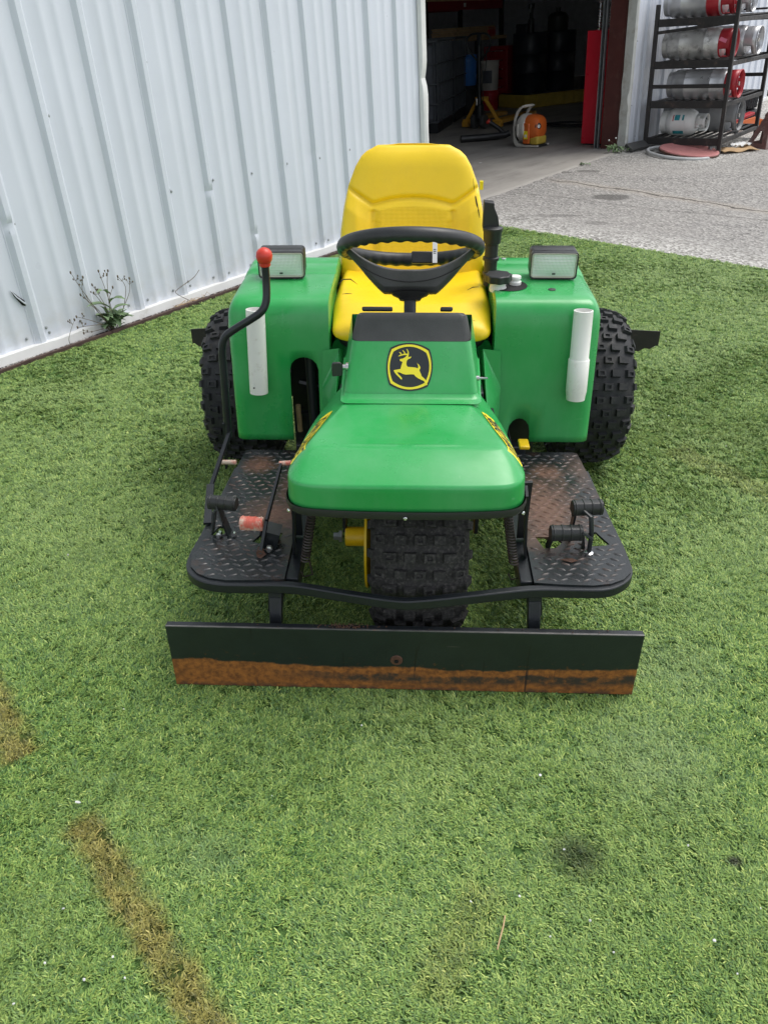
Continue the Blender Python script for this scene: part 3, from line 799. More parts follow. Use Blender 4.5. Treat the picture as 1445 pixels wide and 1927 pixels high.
# ---- wheels
def tyre_mesh(rad, hw, m, parent, seed, dirty=0):
    """axis along x, centred on the origin; staggered knobs stand on the carcass"""
    r = rad - .015
    prof = [(.108, -hw * .66), (.112, -hw * .76), (.14, -hw * .93), (.175, -hw), (r - .05, -hw * .985), (r - .022, -hw * .88), (r - .006, -hw * .62), (r, -hw * .3), (r + .001, 0)]
    prof += [(a, -b) for a, b in prof[-2::-1]]
    MX = RY(PI / 2)
    mb = MB().lathe(prof, 64, MX, closed=True)
    rr = random.Random(seed)
    def at(x, th, hh):
        ax = abs(x)
        # carcass radius and outward normal at lateral x
        if ax <= hw * .62: rc = lerp(r + .001, r - .006, (ax / (hw * .62)) ** 2); nr, nx = 1.0, .12 * x / hw
        elif ax <= hw * .88: t = (ax - hw * .62) / (hw * .26); rc = lerp(r - .006, r - .022, t); nr, nx = .85, .5 * math.copysign(1, x)
        else: t = (ax - hw * .88) / (hw * .12); rc = lerp(r - .022, r - .052, min(1, t)); nr, nx = .45, .9 * math.copysign(1, x)
        R_ = rc + hh * nr; xx = x + hh * nx
        return (xx, R_ * math.sin(th), R_ * math.cos(th))
    rows = 38; dth = 2 * PI / rows
    for i in range(rows):
        th0 = i * dth
        xs = [-.76, -.38, 0, .38, .76] if i % 2 == 0 else [-.94, -.57, -.19, .19, .57, .94]
        for j, u in enumerate(xs):
            x0 = u * hw; w = hw * (.128 if abs(u) < .9 else .10); t = .42 * dth * (.70 if abs(u) < .9 else .8)
            th = th0 + rr.uniform(-.004, .004); H = .0120 if abs(u) < .9 else .0075
            if abs(u) > .9: w = hw * .07
            b4 = [at(x0 - w, th - t, -.002), at(x0 + w, th - t, -.002), at(x0 + w, th + t, -.002), at(x0 - w, th + t, -.002)]
            k = .84
            t4 = [at(x0 - w * k, th - t * k, H), at(x0 + w * k, th - t * k, H), at(x0 + w * k, th + t * k, H), at(x0 - w * k, th + t * k, H)]
            vs = b4 + t4; fs = [(0, 1, 5, 4), (1, 2, 6, 5), (2, 3, 7, 6), (3, 0, 4, 7)]
            if abs(u) < .8 and (i + j) % 2 == 0:                 # knob with a rectangular dimple
                k2 = .42
                i4 = [at(x0 - w * k2, th - t * k2, H), at(x0 + w * k2, th - t * k2, H), at(x0 + w * k2, th + t * k2, H), at(x0 - w * k2, th + t * k2, H)]
                d4 = [at(x0 - w * k2, th - t * k2, H - .005), at(x0 + w * k2, th - t * k2, H - .005), at(x0 + w * k2, th + t * k2, H - .005), at(x0 - w * k2, th + t * k2, H - .005)]
                vs = vs + i4 + d4
                for q in range(4):
                    q2 = (q + 1) % 4
                    fs += [(4 + q, 4 + q2, 8 + q2, 8 + q), (8 + q, 8 + q2, 12 + q2, 12 + q)]
                fs.append((12, 13, 14, 15))
            else: fs.append((4, 5, 6, 7))
            mb.add(vs, fs)
    return mb.build('tyre', m, parent, sharp=32)
def rim(parent, hw, both=True):
    mb = MB()
    mb.lathe([(.112, -hw * .74), (.122, -hw * .76), (.122, -hw * .72), (.108, -hw * .66), (.090, -hw * .55), (.088, hw * .55), (.108, hw * .66), (.122, hw * .72), (.122, hw * .76), (.112, hw * .74), (.104, hw * .62), (.084, hw * .5), (.084, -hw * .5), (.104, -hw * .62)], 40, RY(PI / 2), closed=True)
    mb.lathe([(.0, -.006), (.088, -.006), (.088, .006), (0, .006)], 32, RY(PI / 2))
    return mb.build('rim', YPAINT, parent)
def wheel(x, y, rad, hw, m, seed, hub_side=0):
    w = bpy.data.objects.new('wheel', None); w.empty_display_size = .05; col.objects.link(w); w.parent = tr
    w.location = (x, y, rad)
    tyre_mesh(rad, hw, m, w, seed); rim(w, hw)
    if hub_side:
        MB().lathe([(.026, 0), (.026, .196)], 24, RY(-PI / 2)).build('hub', YPAINT, w, bevel=.002)
        MB().lathe([(.03, .124), (.120, .134), (.136, .139), (.138, .133), (.120, .126), (.03, .116)], 40, RY(-PI / 2), closed=True).build('rim_flange', YPAINT, w)
        MB().lathe([(.017, .205), (.017, .213), (.011, .214), (.011, .228)], 6, RY(-PI / 2)).build('axle_nut', GALV, w)
    else:
        MB().lathe([(.05, -.03), (.05, .03)], 24, RY(PI / 2)).build('hub', YPAINT, w)
    return w
FWY = .31
wheel(-.594, 1.27, .28, .124, RUBBER, 1)
wheel(.628, 1.27, .28, .124, RUBBER, 2)
fwl = wheel(.026, FWY, .268, .121, RUBBER_D, 3, 1)

# ---- chassis
mb = MB()
for sx in (-1, 1):
    mb.box((sx * .285, .42, .268), (.032, .66, .05)); mb.box((sx * .285, .95, .30), (.045, .5, .07))
mb.box((0, 1.27, .30), (1.0, .09, .09)); mb.box((0, 1.2, .38), (.40, .55, .16)); mb.box((0, .74, .30), (.70, .05, .05))
mb.build('frame', BLACKP, tr, bevel=.003)
for sx in (-1, 1):
    fork = MB()
    if sx < 0: fork.box((-.172, FWY + .03, .43), (.010, .06, .30)); fork.box((-.02, FWY + .03, .575), (.32, .06, .012))
    else: fork.box((.176, FWY + .03, .43), (.012, .06, .30))
    fork.build('front_fork', BLACKP, tr, bevel=.002)
    # angle brackets below the hood corners
    mb = MB(); mb.span((sx * .262, .09, .55), (sx * .292, .20, .30), .030, .006, (1, 0, 0)); mb.span((sx * .268, .13, .55), (sx * .290, .27, .30), .024, .006, (0, 1, 0))
    mb.build('hood_bracket', BLACKP, tr)
    pts = []
    p0, p1 = Vector((sx * .222, .16, .515)), Vector((sx * .258, .15, .305))
    for i in range(26 * 12 + 1):
        t = i / (26 * 12); a = 2 * PI * 26 * t; c = p0.lerp(p1, t)
        pts.append((c.x + .0100 * math.cos(a), c.y + .0100 * math.sin(a), c.z))
    pts = [(p0.x, p0.y, p0.z + .03)] + pts + [(p1.x + .012, p1.y, p1.z - .015), (p1.x + .018, p1.y - .012, p1.z - .035), (p1.x - .004, p1.y - .016, p1.z - .04), (p1.x - .012, p1.y - .012, p1.z - .025)]
    MB().tube(pts, .0026, 5).build('coil_spring', SPRING, tr)
mb = MB(); mb.box((-.216, FWY + .12, .47), (.03, .05, .16)); mb.box((.20, FWY + .20, .44), (.05, .06, .2)); mb.box((0, .62, .45), (.40, .06, .22))
mb.build('steering_linkage', BLACKP, tr, bevel=.003)

# ---- floor plates with raised tread, cut-outs and rust
def rounded(pts, k=5):
    return pts
def plate(sx):
    ol = [(.300, .080), (.365, .074), (.44, .072), (.478, .080), (.511, .098), (.533, .125), (.541, .165), (.540, .22), (.527, .42), (.508, .718), (.496, .725), (.36, .725), (.300, .715)]
    holes = []
    if sx > 0:
        holes = [[(.326, .268), (.376, .268), (.392, .245), (.372, .219), (.341, .217)], [(.452, .285), (.486, .293), (.511, .238), (.498, .232), (.462, .228)]]
    else:
        holes = [[(.518, .256), (.503, .300), (.470, .290), (.486, .262)], [(.404, .230), (.384, .272), (.366, .262), (.384, .221)], [(.356, .232), (.344, .276), (.330, .27), (.338, .235)]]
    ol = [(a + (.005 if a > .45 and b < .6 else 0), b - (.005 if b < .13 else 0)) for a, b in ol]
    f = lambda q: [(sx * a, b) for a, b in q]
    pl = flat_shape('floor_plate', [f(ol)] + [f(h) for h in holes], .006, PLATE, tr, T3(0, 0, .300))
    # raised lozenges
    vs, fs = [], []
    def inside(x, y, poly):
        c = False; n = len(poly)
        for i in range(n):
            (x1, y1), (x2, y2) = poly[i], poly[(i + 1) % n]
            if (y1 > y) != (y2 > y) and x < (x2 - x1) * (y - y1) / (y2 - y1) + x1: c = not c
        return c
    mb = MB(); P_ = .0265
    for i in range(-2, 40):
        for j in range(0, 38):
            x = .27 + i * P_ * .5 * 1.0 + 0; y = .07 + j * P_ * .86
            if (i + j) % 2: continue
            x = .275 + i * .0138; y = .066 + j * .0212
            if not inside(x, y, ol) or not all(inside(x + dx, y + dy, ol) for dx, dy in ((.010, 0), (-.010, 0), (0, .008), (0, -.008))): continue
            if any(inside(x + dx, y + dy, h) for h in holes for dx, dy in ((.010, 0), (-.010, 0), (0, .008), (0, -.008), (0, 0))): continue
            a = (.42 if ((i + j) // 2 + j) % 2 else -.42) + (PI if False else 0)
            M = T3(sx * x, y, .303) @ RZ(a)
            l, w, h = .0128, .0036, .0026
            mb.add([(-l, 0, 0), (-l * .45, -w, 0), (l * .45, -w, 0), (l, 0, 0), (l * .45, w, 0), (-l * .45, w, 0), (-l * .5, -w * .35, h), (l * .5, -w * .35, h), (l * .5, w * .35, h), (-l * .5, w * .35, h)],
                   [(0, 1, 6), (1, 2, 7, 6), (2, 3, 7), (3, 8, 7), (3, 4, 8), (4, 5, 9, 8), (5, 0, 9), (0, 6, 9), (6, 7, 8, 9)], M)
    t = mb.build('raised_tread', EDGEW, pl, sharp=60); t.matrix_local = T3(0, 0, -.300); t['kind'] = 'stuff'
    MB().box((sx * .312, .40, .285), (.006, .62, .03)).build('plate_lip', RUSTY, tr)
    return pl
plate(-1); plate(1)
# front guard bar that wraps round both plates and bows out ahead of the tyre
path = smooth_path([(-.515, .62, .285), (-.536, .30, .285), (-.547, .18, .285), (-.540, .120, .285), (-.508, .083, .285), (-.46, .066, .285), (-.39, .064, .285), (-.28, .064, .285), (-.15, .036, .285), (-.03, .012, .285), (.03, .014, .285), (.15, .036, .285), (.29, .062, .285), (.39, .064, .285), (.46, .066, .285), (.503, .085, .285), (.534, .122, .285), (.540, .18, .285), (.530, .30, .285), (.516, .62, .285)], 5)
rows = [[], [], [], []]
for i, p in enumerate(path):
    a = path[max(0, i - 1)]; b_ = path[min(len(path) - 1, i + 1)]; d = (b_ - a).normalized(); nrm = Vector((d.y, -d.x, 0)) * .0095
    rows[0].append(tuple(p - nrm + Vector((0, 0, .013)))); rows[1].append(tuple(p + nrm + Vector((0, 0, .013)))); rows[2].append(tuple(p + nrm - Vector((0, 0, .013)))); rows[3].append(tuple(p - nrm - Vector((0, 0, .013))))
rows.append(rows[0])
MB().grid(rows).build('guard_bar', BLACKP, tr, bevel=.003)

# ---- front blade and its push arms
bl = MB().box((-.004, .012, .109), (1.166, .018, .194)).build('front_blade', BLADE, tr, bevel=.002); bl.matrix_local = T3(-.010, 0, 0) @ RZ(-.006) @ Matrix.Diagonal((.985, 1, 1, 1))
MB().box((-.004, .0045, .2070), (1.164, .0045, .0022)).build('blade_edge', BARE, bl, bevel=.0006)
MB().box((-.004, .0135, .2068), (1.162, .0135, .0022)).build('blade_top', BLACKP, bl, bevel=.0006)
MB().lathe([(.0, 0), (.016, 0), (.014, .003), (.006, .004), (.005, -.004)], 14, T3(-.018, .003, .112) @ RX(PI / 2)).build('bolt_hole', RUSTY, bl)
MB().lathe([(.0, 0), (.0055, 0), (.0055, .001), (0, .001)], 10, T3(-.018, -.0015, .112) @ RX(PI / 2)).build('bolt_recess', HOLE, bl)
mb = MB(); r1 = random.Random(8)
for i in range(140):
    x = r1.gauss(-.135, .030) if i < 120 else r1.uniform(-.5, .55)
    stone(mb, (x, .012 + r1.uniform(-.008, .008), .2115), r1.uniform(.001, .0028), r1)
o = mb.build('rust_flakes', RUSTY, bl); o['kind'] = 'stuff'
for sx, x in ((-1, -.325), (1, .305)):
    mb = MB(); mb.span((x, .10, .275), (x + sx * .006, .085, .20), .034, .034, (1, 0, 0)); mb.span((x + sx * .002, .09, .24), (x + sx * .006, .03, .07), .030, .030, (1, 0, 0))
    mb.span((x, .45, .25), (x, .09, .24), .03, .03, (1, 0, 0))
    mb.build('push_arm', BLACKP, tr, bevel=.003)

# ---- hood
RIM = [(.205, .54, .510), (.238, .36, .524), (.258, .20, .533), (.2655, .108, .537), (.263, .068, .539), (.250, .037, .5405), (.224, .018, .5415), (.18, .010, .542), (.10, .005, .5415), (0, .004, .541)]
LP1 = [(.205, .54, .566), (.238, .36, .578), (.253, .20, .590), (.2615, .112, .597), (.2605, .068, .600), (.248, .037, .602), (.222, .017, .604), (.178, .008, .6055), (.10, .003, .6075), (0, .002, .6085)]
LP2 = [(.128, .54, .643), (.151, .36, .644), (.187, .24, .645), (.211, .155, .646), (.2155, .130, .646), (.2125, .112, .6462), (.197, .102, .6465), (.160, .098, .6468), (.09, .097, .647), (0, .096, .6472)]
def dens(lp, k=5):
    return smooth_path(lp, k)
def mirror(lp): return [Vector((-p.x, p.y, p.z)) for p in lp] + [p.copy() for p in lp[-2::-1]]
def bez(a, b, t, bulge):
    return None
rim_, l1_, l2_ = (mirror(dens(q)) for q in (RIM, LP1, LP2))
nO = len(rim_)
rows = []
def off(a, b, t): return a.lerp(b, t)
rows.append(rim_)
for t in (.25, .5, .75, .9): rows.append([rim_[i].lerp(l1_[i], t) for i in range(nO)])
# rounded shoulder between skirt and slope, then rounded ridge
for i_, t in enumerate((.03, .08, .18, .3, .4, .5, .6, .7, .8, .88, .94, .98)):
    row = []
    for i in range(nO):
        p = l1_[i].lerp(l2_[i], t)
        out = Vector((p.x, (p.y - .3) * .9, .18)).normalized()
        p = p + out * (.0035 * 4 * t * (1 - t))
        row.append(p)
    rows.append(row)
rows.append(l2_)
half = nO // 2
def inset(t, dz):
    row = []
    for i in range(nO):
        p = l2_[i]; row.append(Vector((p.x * (1 - t), lerp(p.y, max(p.y, .54 if False else p.y), 1) + .16 * t * max(0, min(1, (.22 - p.y) / .11)), p.z + dz)))
    return row
rows.append(inset(.025, .0012)); rows.append(inset(.06, .0016)); rows.append(inset(.14, .0018))
mb = MB().grid([[tuple(p) for p in r_] for r_ in rows])
last = rows[-1]
# cap: bridge left and right points of the last loop
vs = []; fs = []; K = 7
for i in range(half + 1):
    a, b_ = last[i], last[nO - 1 - i]
    for k in range(K):
        p = a.lerp(b_, k / (K - 1)); p = p + Vector((0, 0, .0012 * 4 * (k / (K - 1)) * (1 - k / (K - 1)) * min(1, (half - i) / 6)))
        vs.append(tuple(p))
for i in range(half):
    for k in range(K - 1):
        fs.append((i * K + k, i * K + k + 1, (i + 1) * K + k + 1, (i + 1) * K + k))
mb.add(vs, fs)
hood = mb.build('hood', GREEN, tr, sharp=60)
bmh = bmesh.new(); bmh.from_mesh(hood.data); bmesh.ops.remove_doubles(bmh, verts=bmh.verts, dist=.0004); bmesh.ops.recalc_face_normals(bmh, faces=bmh.faces)
up = sum(f.normal.z for f in bmh.faces)
if up < 0: bmesh.ops.reverse_faces(bmh, faces=bmh.faces)
bmh.to_mesh(hood.data); bmh.free()
hood.location = (-.009, 0, 0)
hood.data.polygons.foreach_set('use_smooth', [True] * len(hood.data.polygons))
so = hood.modifiers.new('shell', 'SOLIDIFY'); so.thickness = .005; so.offset = -1
# black rubber edging along the lower rim
trim_rows = [[], [], [], []]
for i, p in enumerate(rim_):
    out = Vector((p.x, (p.y - .3), 0)).normalized()
    if p.y > .3: out = Vector((math.copysign(1, p.x), 0, 0))
    trim_rows[0].append(tuple(p + out * .0045 + Vector((0, 0, .006)))); trim_rows[1].append(tuple(p + out * .007 + Vector((0, 0, -.004))))
    trim_rows[2].append(tuple(p + out * .004 + Vector((0, 0, -.013)))); trim_rows[3].append(tuple(p - out * .006 + Vector((0, 0, -.011))))
MB().grid(trim_rows).build('rubber_edging', PLASTIC, hood)
scm = MB().lathe([(.0045, 0), (.0045, .0015), (.0032, .003), (.0012, .0034), (.0, .0024)], 12)
for i, (x, y, z, a) in enumerate(((0, -.0045, .534, 0), (-.257, .024, .5335, -.85), (.257, .024, .5335, .85))):
    if i == 0: s0_ = o = scm.build('screw', CHROME, hood)
    else: o = s0_.copy(); col.objects.link(o)
    o.matrix_local = T3(x, y, z) @ RZ(a) @ RX(PI / 2)
# yellow maker's decals along both hood flanks, lettering bent to the flank
def flank(y, w):
    """point and outward normal on the right flank: w=0 skirt shoulder, w=1 ridge"""
    def at(lp, y):
        q = dens(lp); q = [p for p in q if p.y >= .0]
        for i in range(len(q) - 1):
            if q[i].y >= y >= q[i + 1].y: return q[i].lerp(q[i + 1], (q[i].y - y) / max(1e-6, q[i].y - q[i + 1].y))
        return q[0]
    a = at(LP1, y); b_ = at(LP2, y); t = .04 + .92 * w
    p = a.lerp(b_, t); out = Vector((p.x, (p.y - .3) * .9, .18)).normalized()
    return p + out * (.0035 * 4 * t * (1 - t))
def on_flank(u, v, lift, side):
    p = flank(u, v); e = .004
    n_ = (flank(u + e, v) - flank(u - e, v)).cross(flank(u, min(1, v + .05)) - flank(u, max(0, v - .05)))
    n_.normalize()
    if n_.x < 0: n_ = -n_
    p = p + n_ * lift
    return Vector((p.x * side, p.y, p.z))
for side in (1, -1):
    # outline in (u along the hood, v up the flank)
    dec = []
    yA, yB = .095, .330
    nU = 34
    grid_rows = []
    for i in range(nU + 1):
        t = i / nU; y = lerp(yA, yB, t)
        lo_, hi_ = .10, .90
        endr = min(1, math.sqrt(max(0, 1 - (1 - min(1, t / .06)) ** 2)) if t < .06 else 1)
        tail = 1 if t < .5 else lerp(1, .42, (t - .5) / .5)
        mid = lerp(.44, .62, t); hh = (hi_ - lo_) / 2 * endr * tail
        if t > .96: hh *= math.sqrt(max(0, 1 - ((t - .96) / .04) ** 2)) + .02
        grid_rows.append([tuple(on_flank(y, mid + hh * k / 4, .0013, side)) for k in (-4, -2, 0, 2, 4)])
    d_ = MB().grid(grid_rows).build('decal', YDECAL, hood)
    d_['label'] = 'yellow lettered decal on the hood flank'
    # thin dark keyline
    kl = [on_flank(lerp(yA, yB, .05), .12, .0018, side)]
    cu = bpy.data.curves.new('txt', 'FONT'); cu.body = 'JOHN DEERE'; cu.size = .052; cu.align_x = 'CENTER'; cu.align_y = 'CENTER'; cu.shear = .25; cu.resolution_u = 2; cu.offset = .0006
    lt = curve_mesh(cu, 'lettering', BDECAL, d_, Matrix())
    xs = [v.co.x for v in lt.data.vertices]; x0, x1 = min(xs), max(xs)
    bm = bmesh.new(); bm.from_mesh(lt.data)
    bmesh.ops.triangulate(bm, faces=bm.faces)
    for v in bm.verts:
        t = (v.co.x - x0) / (x1 - x0)
        if side > 0: y = lerp(.115, .310, t)
        else: y = lerp(.310, .115, t)
        tt = (y - yA) / (yB - yA)
        w = lerp(.44, .60, tt) + v.co.y / .052 * .86 * (1 if tt < .5 else lerp(1, .5, (tt - .5) / .5))
        v.co = on_flank(y, min(.98, max(.02, w)), .0022, side)
    bmesh.ops.recalc_face_normals(bm, faces=bm.faces)
    bm.to_mesh(lt.data); bm.free()

# ---- console with emblem
# stations: (y_front, z, half width, y_rear)
st = [(.345, .570, .176, .62), (.359, .645, .170, .62), (.369, .663, .1650, .62), (.3955, .715, .157, .62), (.424, .772, .1465, .62)]
def ring(yf, z, hw, yr, r=.018):
    pts = []
    for k in range(6):
        a = PI + PI / 2 * k / 5; pts.append((-hw + r + r * math.cos(a), yf + r + r * math.sin(a), z))
    for k in range(6):
        a = 1.5 * PI + PI / 2 * k / 5; pts.append((hw - r + r * math.cos(a), yf + r + r * math.sin(a), z))
    pts += [(hw + .012, yr, z), (-hw - .012, yr, z)]
    return pts
con = MB().grid([ring(*s) for s in st], closed=True).build('console', GREEN, tr, sharp=50)
st2 = [(.4245, .7725, .1450, .62), (.4275, .776, .1470, .62), (.4445, .818, .1375, .615), (.4485, .828, .1350, .60), (.457, .8345, .128, .59)]
rg = [ring(*q) for q in st2]
fall = lambda p, i: (p[0], p[1], p[2] - (max(0, p[1] - .455) * .45 if i >= 1 else 0))
rg = [[fall(p, i) for p in r_] for i, r_ in enumerate(rg)]
mb = MB().grid(rg, closed=True); mb.add(rg[-1], [tuple(range(14))])
mb.build('console_cap', FADED, tr, sharp=40)
for x, w_ in ((-.085, .075), (.085, .03)): MB().box((x, .480, .834), (w_, .03, .010), RX(-.4)).build('gauge_cover', PLASTIC, tr, bevel=.003)

# flared foot that blends console into hood
rows = [ring(.330, .6490, .1725, .62, .02), ring(.348, .6497, .1700, .62, .02), ring(.3565, .653, .1680, .62, .02), ring(.363, .660, .1655, .62, .019)]
MB().grid(rows, closed=True).build('console_skirt', GREEN, con, sharp=70)
# emblem plate: on the console front, leaning with it
ang = math.atan2(.424 - .372, .772 - .668)
EM = T3(-.004, .3985, .7155) @ RX(PI / 2 - ang * -1 if False else PI / 2) 
sl = math.atan2(.424 - .3955, .772 - .715)
EM = T3(-.0045, .39645, .7165) @ RX(PI / 2 - sl) 
ES = .114 / 886.0                                   # emblem drawing units to metres
def E_(x, y): return ((x - 665) * ES, (685 - y) * ES * 1.13)
def curve_side(a, b, bulge, n=10):
    (x0, y0), (x1, y1) = a, b; mx, my = (x0 + x1) / 2, (y0 + y1) / 2
    nx, ny = (y1 - y0), -(x1 - x0); ln = math.hypot(nx, ny); nx /= ln; ny /= ln
    out = []
    for i in range(n):
        t = i / n; q = 4 * t * (1 - t) * bulge
        out.append((lerp(x0, x1, t) + nx * q, lerp(y0, y1, t) + ny * q))
    return out
def shield(k):
    A, Bq, C_, D = (300 + k, 365 + k), (1045 - k, 385 + k), (1020 - k, 1010 - k), (285 + k, 985 - k)
    def round_c(side):
        return side
    return curve_side(A, Bq, 92) + curve_side(Bq, C_, 75) + curve_side(C_, D, 88) + curve_side(D, A, 66)
def plate2(pts, z, th, name, m, par):
    return MB().prism([E_(*p) for p in pts], th, EM @ T3(0, 0, z)).build(name, m, par, smooth=False)
emb = plate2(shield(0), .0004, .0012, 'emblem', BDECAL, con)
# border: ring between two shields
o1, i1 = [E_(*p) for p in shield(26)], [E_(*p) for p in shield(62)]
n = len(o1)
mb = MB(); zt = .0022
vs = [(x, y, zt) for x, y in o1] + [(x, y, zt) for x, y in i1] + [(x, y, .0012) for x, y in o1] + [(x, y, .0012) for x, y in i1]
fs = []
for i in range(n):
    j = (i + 1) % n
    fs += [(i, j, n + j, n + i), (2 * n + i, 2 * n + j, j, i), (n + i, n + j, 3 * n + j, 3 * n + i)]
mb.add(vs, fs, EM).build('emblem_border', YDECAL, emb, smooth=False)
deer = [(478, 566), (492, 552), (545, 543), (588, 520), (604, 500), (645, 505), (650, 521), (702, 510), (682, 541), (642, 552), (616, 580), (606, 620), (612, 662), (640, 684), (700, 686), (780, 693), (825, 706), (834, 684), (828, 652), (810, 620), (842, 642), (866, 672), (876, 700), (864, 722), (856, 735), (868, 765), (888, 800), (902, 838), (932, 860), (964, 886), (1000, 935), (1012, 985), (985, 985), (972, 955), (944, 916), (890, 896), (830, 870), (784, 840), (752, 808), (700, 806), (600, 812), (540, 800), (488, 778), (432, 770), (452, 802), (500, 842), (522, 866), (530, 893), (506, 890), (470, 858), (420, 815), (384, 775), (364, 744), (386, 736), (440, 728), (496, 718), (504, 690), (520, 640), (534, 602), (516, 592), (490, 586)]
def poly_mesh(pts, z, name, m, par):
    cu = bpy.data.curves.new(name, 'CURVE'); cu.dimensions = '2D'; cu.fill_mode = 'BOTH'; cu.extrude = .0004
    for ol in pts:
        sp = cu.splines.new('POLY'); sp.points.add(len(ol) - 1)
        for i, p in enumerate(ol): sp.points[i].co = (*E_(*p), 0, 1)
        sp.use_cyclic_u = True
    return curve_mesh(cu, name, m, par, EM @ T3(0, 0, z))
tines = [[(640, 520), (652, 470), (648, 430), (620, 388), (604, 384), (628, 430), (630, 470), (606, 505)],
         [(628, 488), (560, 486), (520, 494), (455, 510), (452, 503), (500, 476), (560, 464), (628, 462)],
         [(590, 468), (570, 430), (536, 404), (530, 410), (556, 440), (566, 468)],
         [(520, 478), (500, 446), (470, 436), (466, 442), (486, 458), (500, 484)]]
dm = poly_mesh([deer], .0024, 'emblem_deer', YDECAL, emb)
for t_ in tines: poly_mesh([t_], .0025, 'emblem_antler', YDECAL, emb)

# key with black head on one side, toggle switch on the other
mb = MB(); mb.lathe([(.011, 0), (.011, .012), (.007, .013), (.007, .02)], 16, T3(-.150, .415, .708) @ RY(-PI / 2)); 
kb = mb.build('ignition_switch', STEEL, con)
mb = MB().prism([(-.012, -.018), (.010, -.018), (.013, -.014), (.013, .014), (.008, .018), (-.010, .018), (-.013, .012), (-.013, -.013)], .008, T3(-.184, .405, .708) @ RX(PI / 2) @ RY(.15))
mb.build('ignition_key', PLASTIC, con, bevel=.002)
mb = MB(); mb.lathe([(.013, 0), (.013, .008)], 6, T3(.152, .42, .678) @ RY(PI / 2)); mb.lathe([(.0065, .008), (.0065, .018), (.003, .019), (.0025, .036), (.0035, .038), (.0, .040)], 12, T3(.152, .42, .678) @ RY(PI / 2))
mb.build('toggle_switch', GALV, con)

# ---- steering
tau = R(25); SC = Vector((-.005, .62, .945)); AXU = Vector((0, math.sin(tau), math.cos(tau))); AXV = Vector((0, math.cos(tau), -math.sin(tau))); AXX = Vector((1, 0, 0))
SW = Matrix((AXX, AXV, AXU)).transposed().to_4x4(); SW.translation = SC
sw = bpy.data.objects.new('steering_wheel', None); sw.empty_display_size = .05; col.objects.link(sw); sw.parent = tr; sw.matrix_local = SW
vs = []; fs = []; NU, NV = 160, 14
for i in range(NU):
    a = 2 * PI * i / NU
    for k in range(NV):
        b_ = 2 * PI * k / NV
        rr_ = .0165
        under = max(0, -math.sin(b_) * .8 + math.cos(b_ ) * -.45)
        g = .0038 * under * (math.sin(a * 34) * .5 + .5) * (0 if abs(math.sin(a)) < .12 else 1)
        r_ = rr_ - g
        cr = .172 + r_ * math.cos(b_) * .95
        vs.append((cr * math.cos(a), cr * math.sin(a), r_ * math.sin(b_) * 1.12))
for i in range(NU):
    for k in range(NV):
        fs.append((i * NV + k, i * NV + (k + 1) % NV, ((i + 1) % NU) * NV + (k + 1) % NV, ((i + 1) % NU) * NV + k))
MB().add(vs, fs).build('wheel_grip', PLASTIC, sw, sharp=80)
# two broad spokes that sweep down from the grip into a cup-shaped hub
def spoke_rows():
    rows = []
    for i in range(41):
        x = lerp(-.165, .165, i / 40); t = abs(x) / .165
        top = -.058 + .066 * t ** 2.4
        bot = -.112 if t < .40 else (lerp(-.112, -.064, ((t - .40) / .30) ** 1.15) if t < .70 else lerp(-.064, -.010, ((t - .70) / .30) ** .9))
        wv = lerp(.048, .030, t ** .8)
        rows.append([(x, -wv, top - .004), (x, -wv * .8, top), (x, wv * .8, top), (x, wv, top - .004), (x, wv * .86, bot + .012), (x, wv * .5, bot), (x, -wv * .5, bot), (x, -wv * .86, bot + .012)])
    return rows
rws = spoke_rows()
mb = MB().grid(rws, closed=True); mb.add(rws[0], [tuple(range(8))]); mb.add(rws[-1], [tuple(range(8))])
mb.build('wheel_spokes', FADED, sw, bevel=.002, sharp=50)
# seam groove on the front of the spokes
pts = []
for i in range(31):
    x = lerp(-.125, .125, i / 30); t = abs(x) / .165
    pts.append((x, -lerp(.048, .030, t ** .8) * .98, -.058 + .066 * t ** 2.4 - .022 - .010 * (1 - t)))
MB().tube(pts, .0012, 5).build('spoke_seam', HOLE, sw)
MB().lathe([(.050, -.112), (.044, -.118), (.030, -.124), (.026, -.13), (0, -.13)], 24).build('wheel_hub', PLASTIC, sw)
mb = MB(); mb.box((.030, .040, -.016), (.055, .012, .03)); mb.build('warning_panel', PLASTIC, sw, bevel=.003)
MB().box((.062, .012, -.008), (.012, .002, .055), RX(-.2)).build('sticker', PAPER, sw, smooth=False)
for k in range(6): MB().box((.0615, .0105, -.026 + k * .005), (.006, .0006, .0016), RX(-.2)).build('print_line', BDECAL, sw, smooth=False)
MB().tube([SC - AXU * .115, SC - AXU * .30], .0155, 16).build('steering_column', BLACKP, tr)

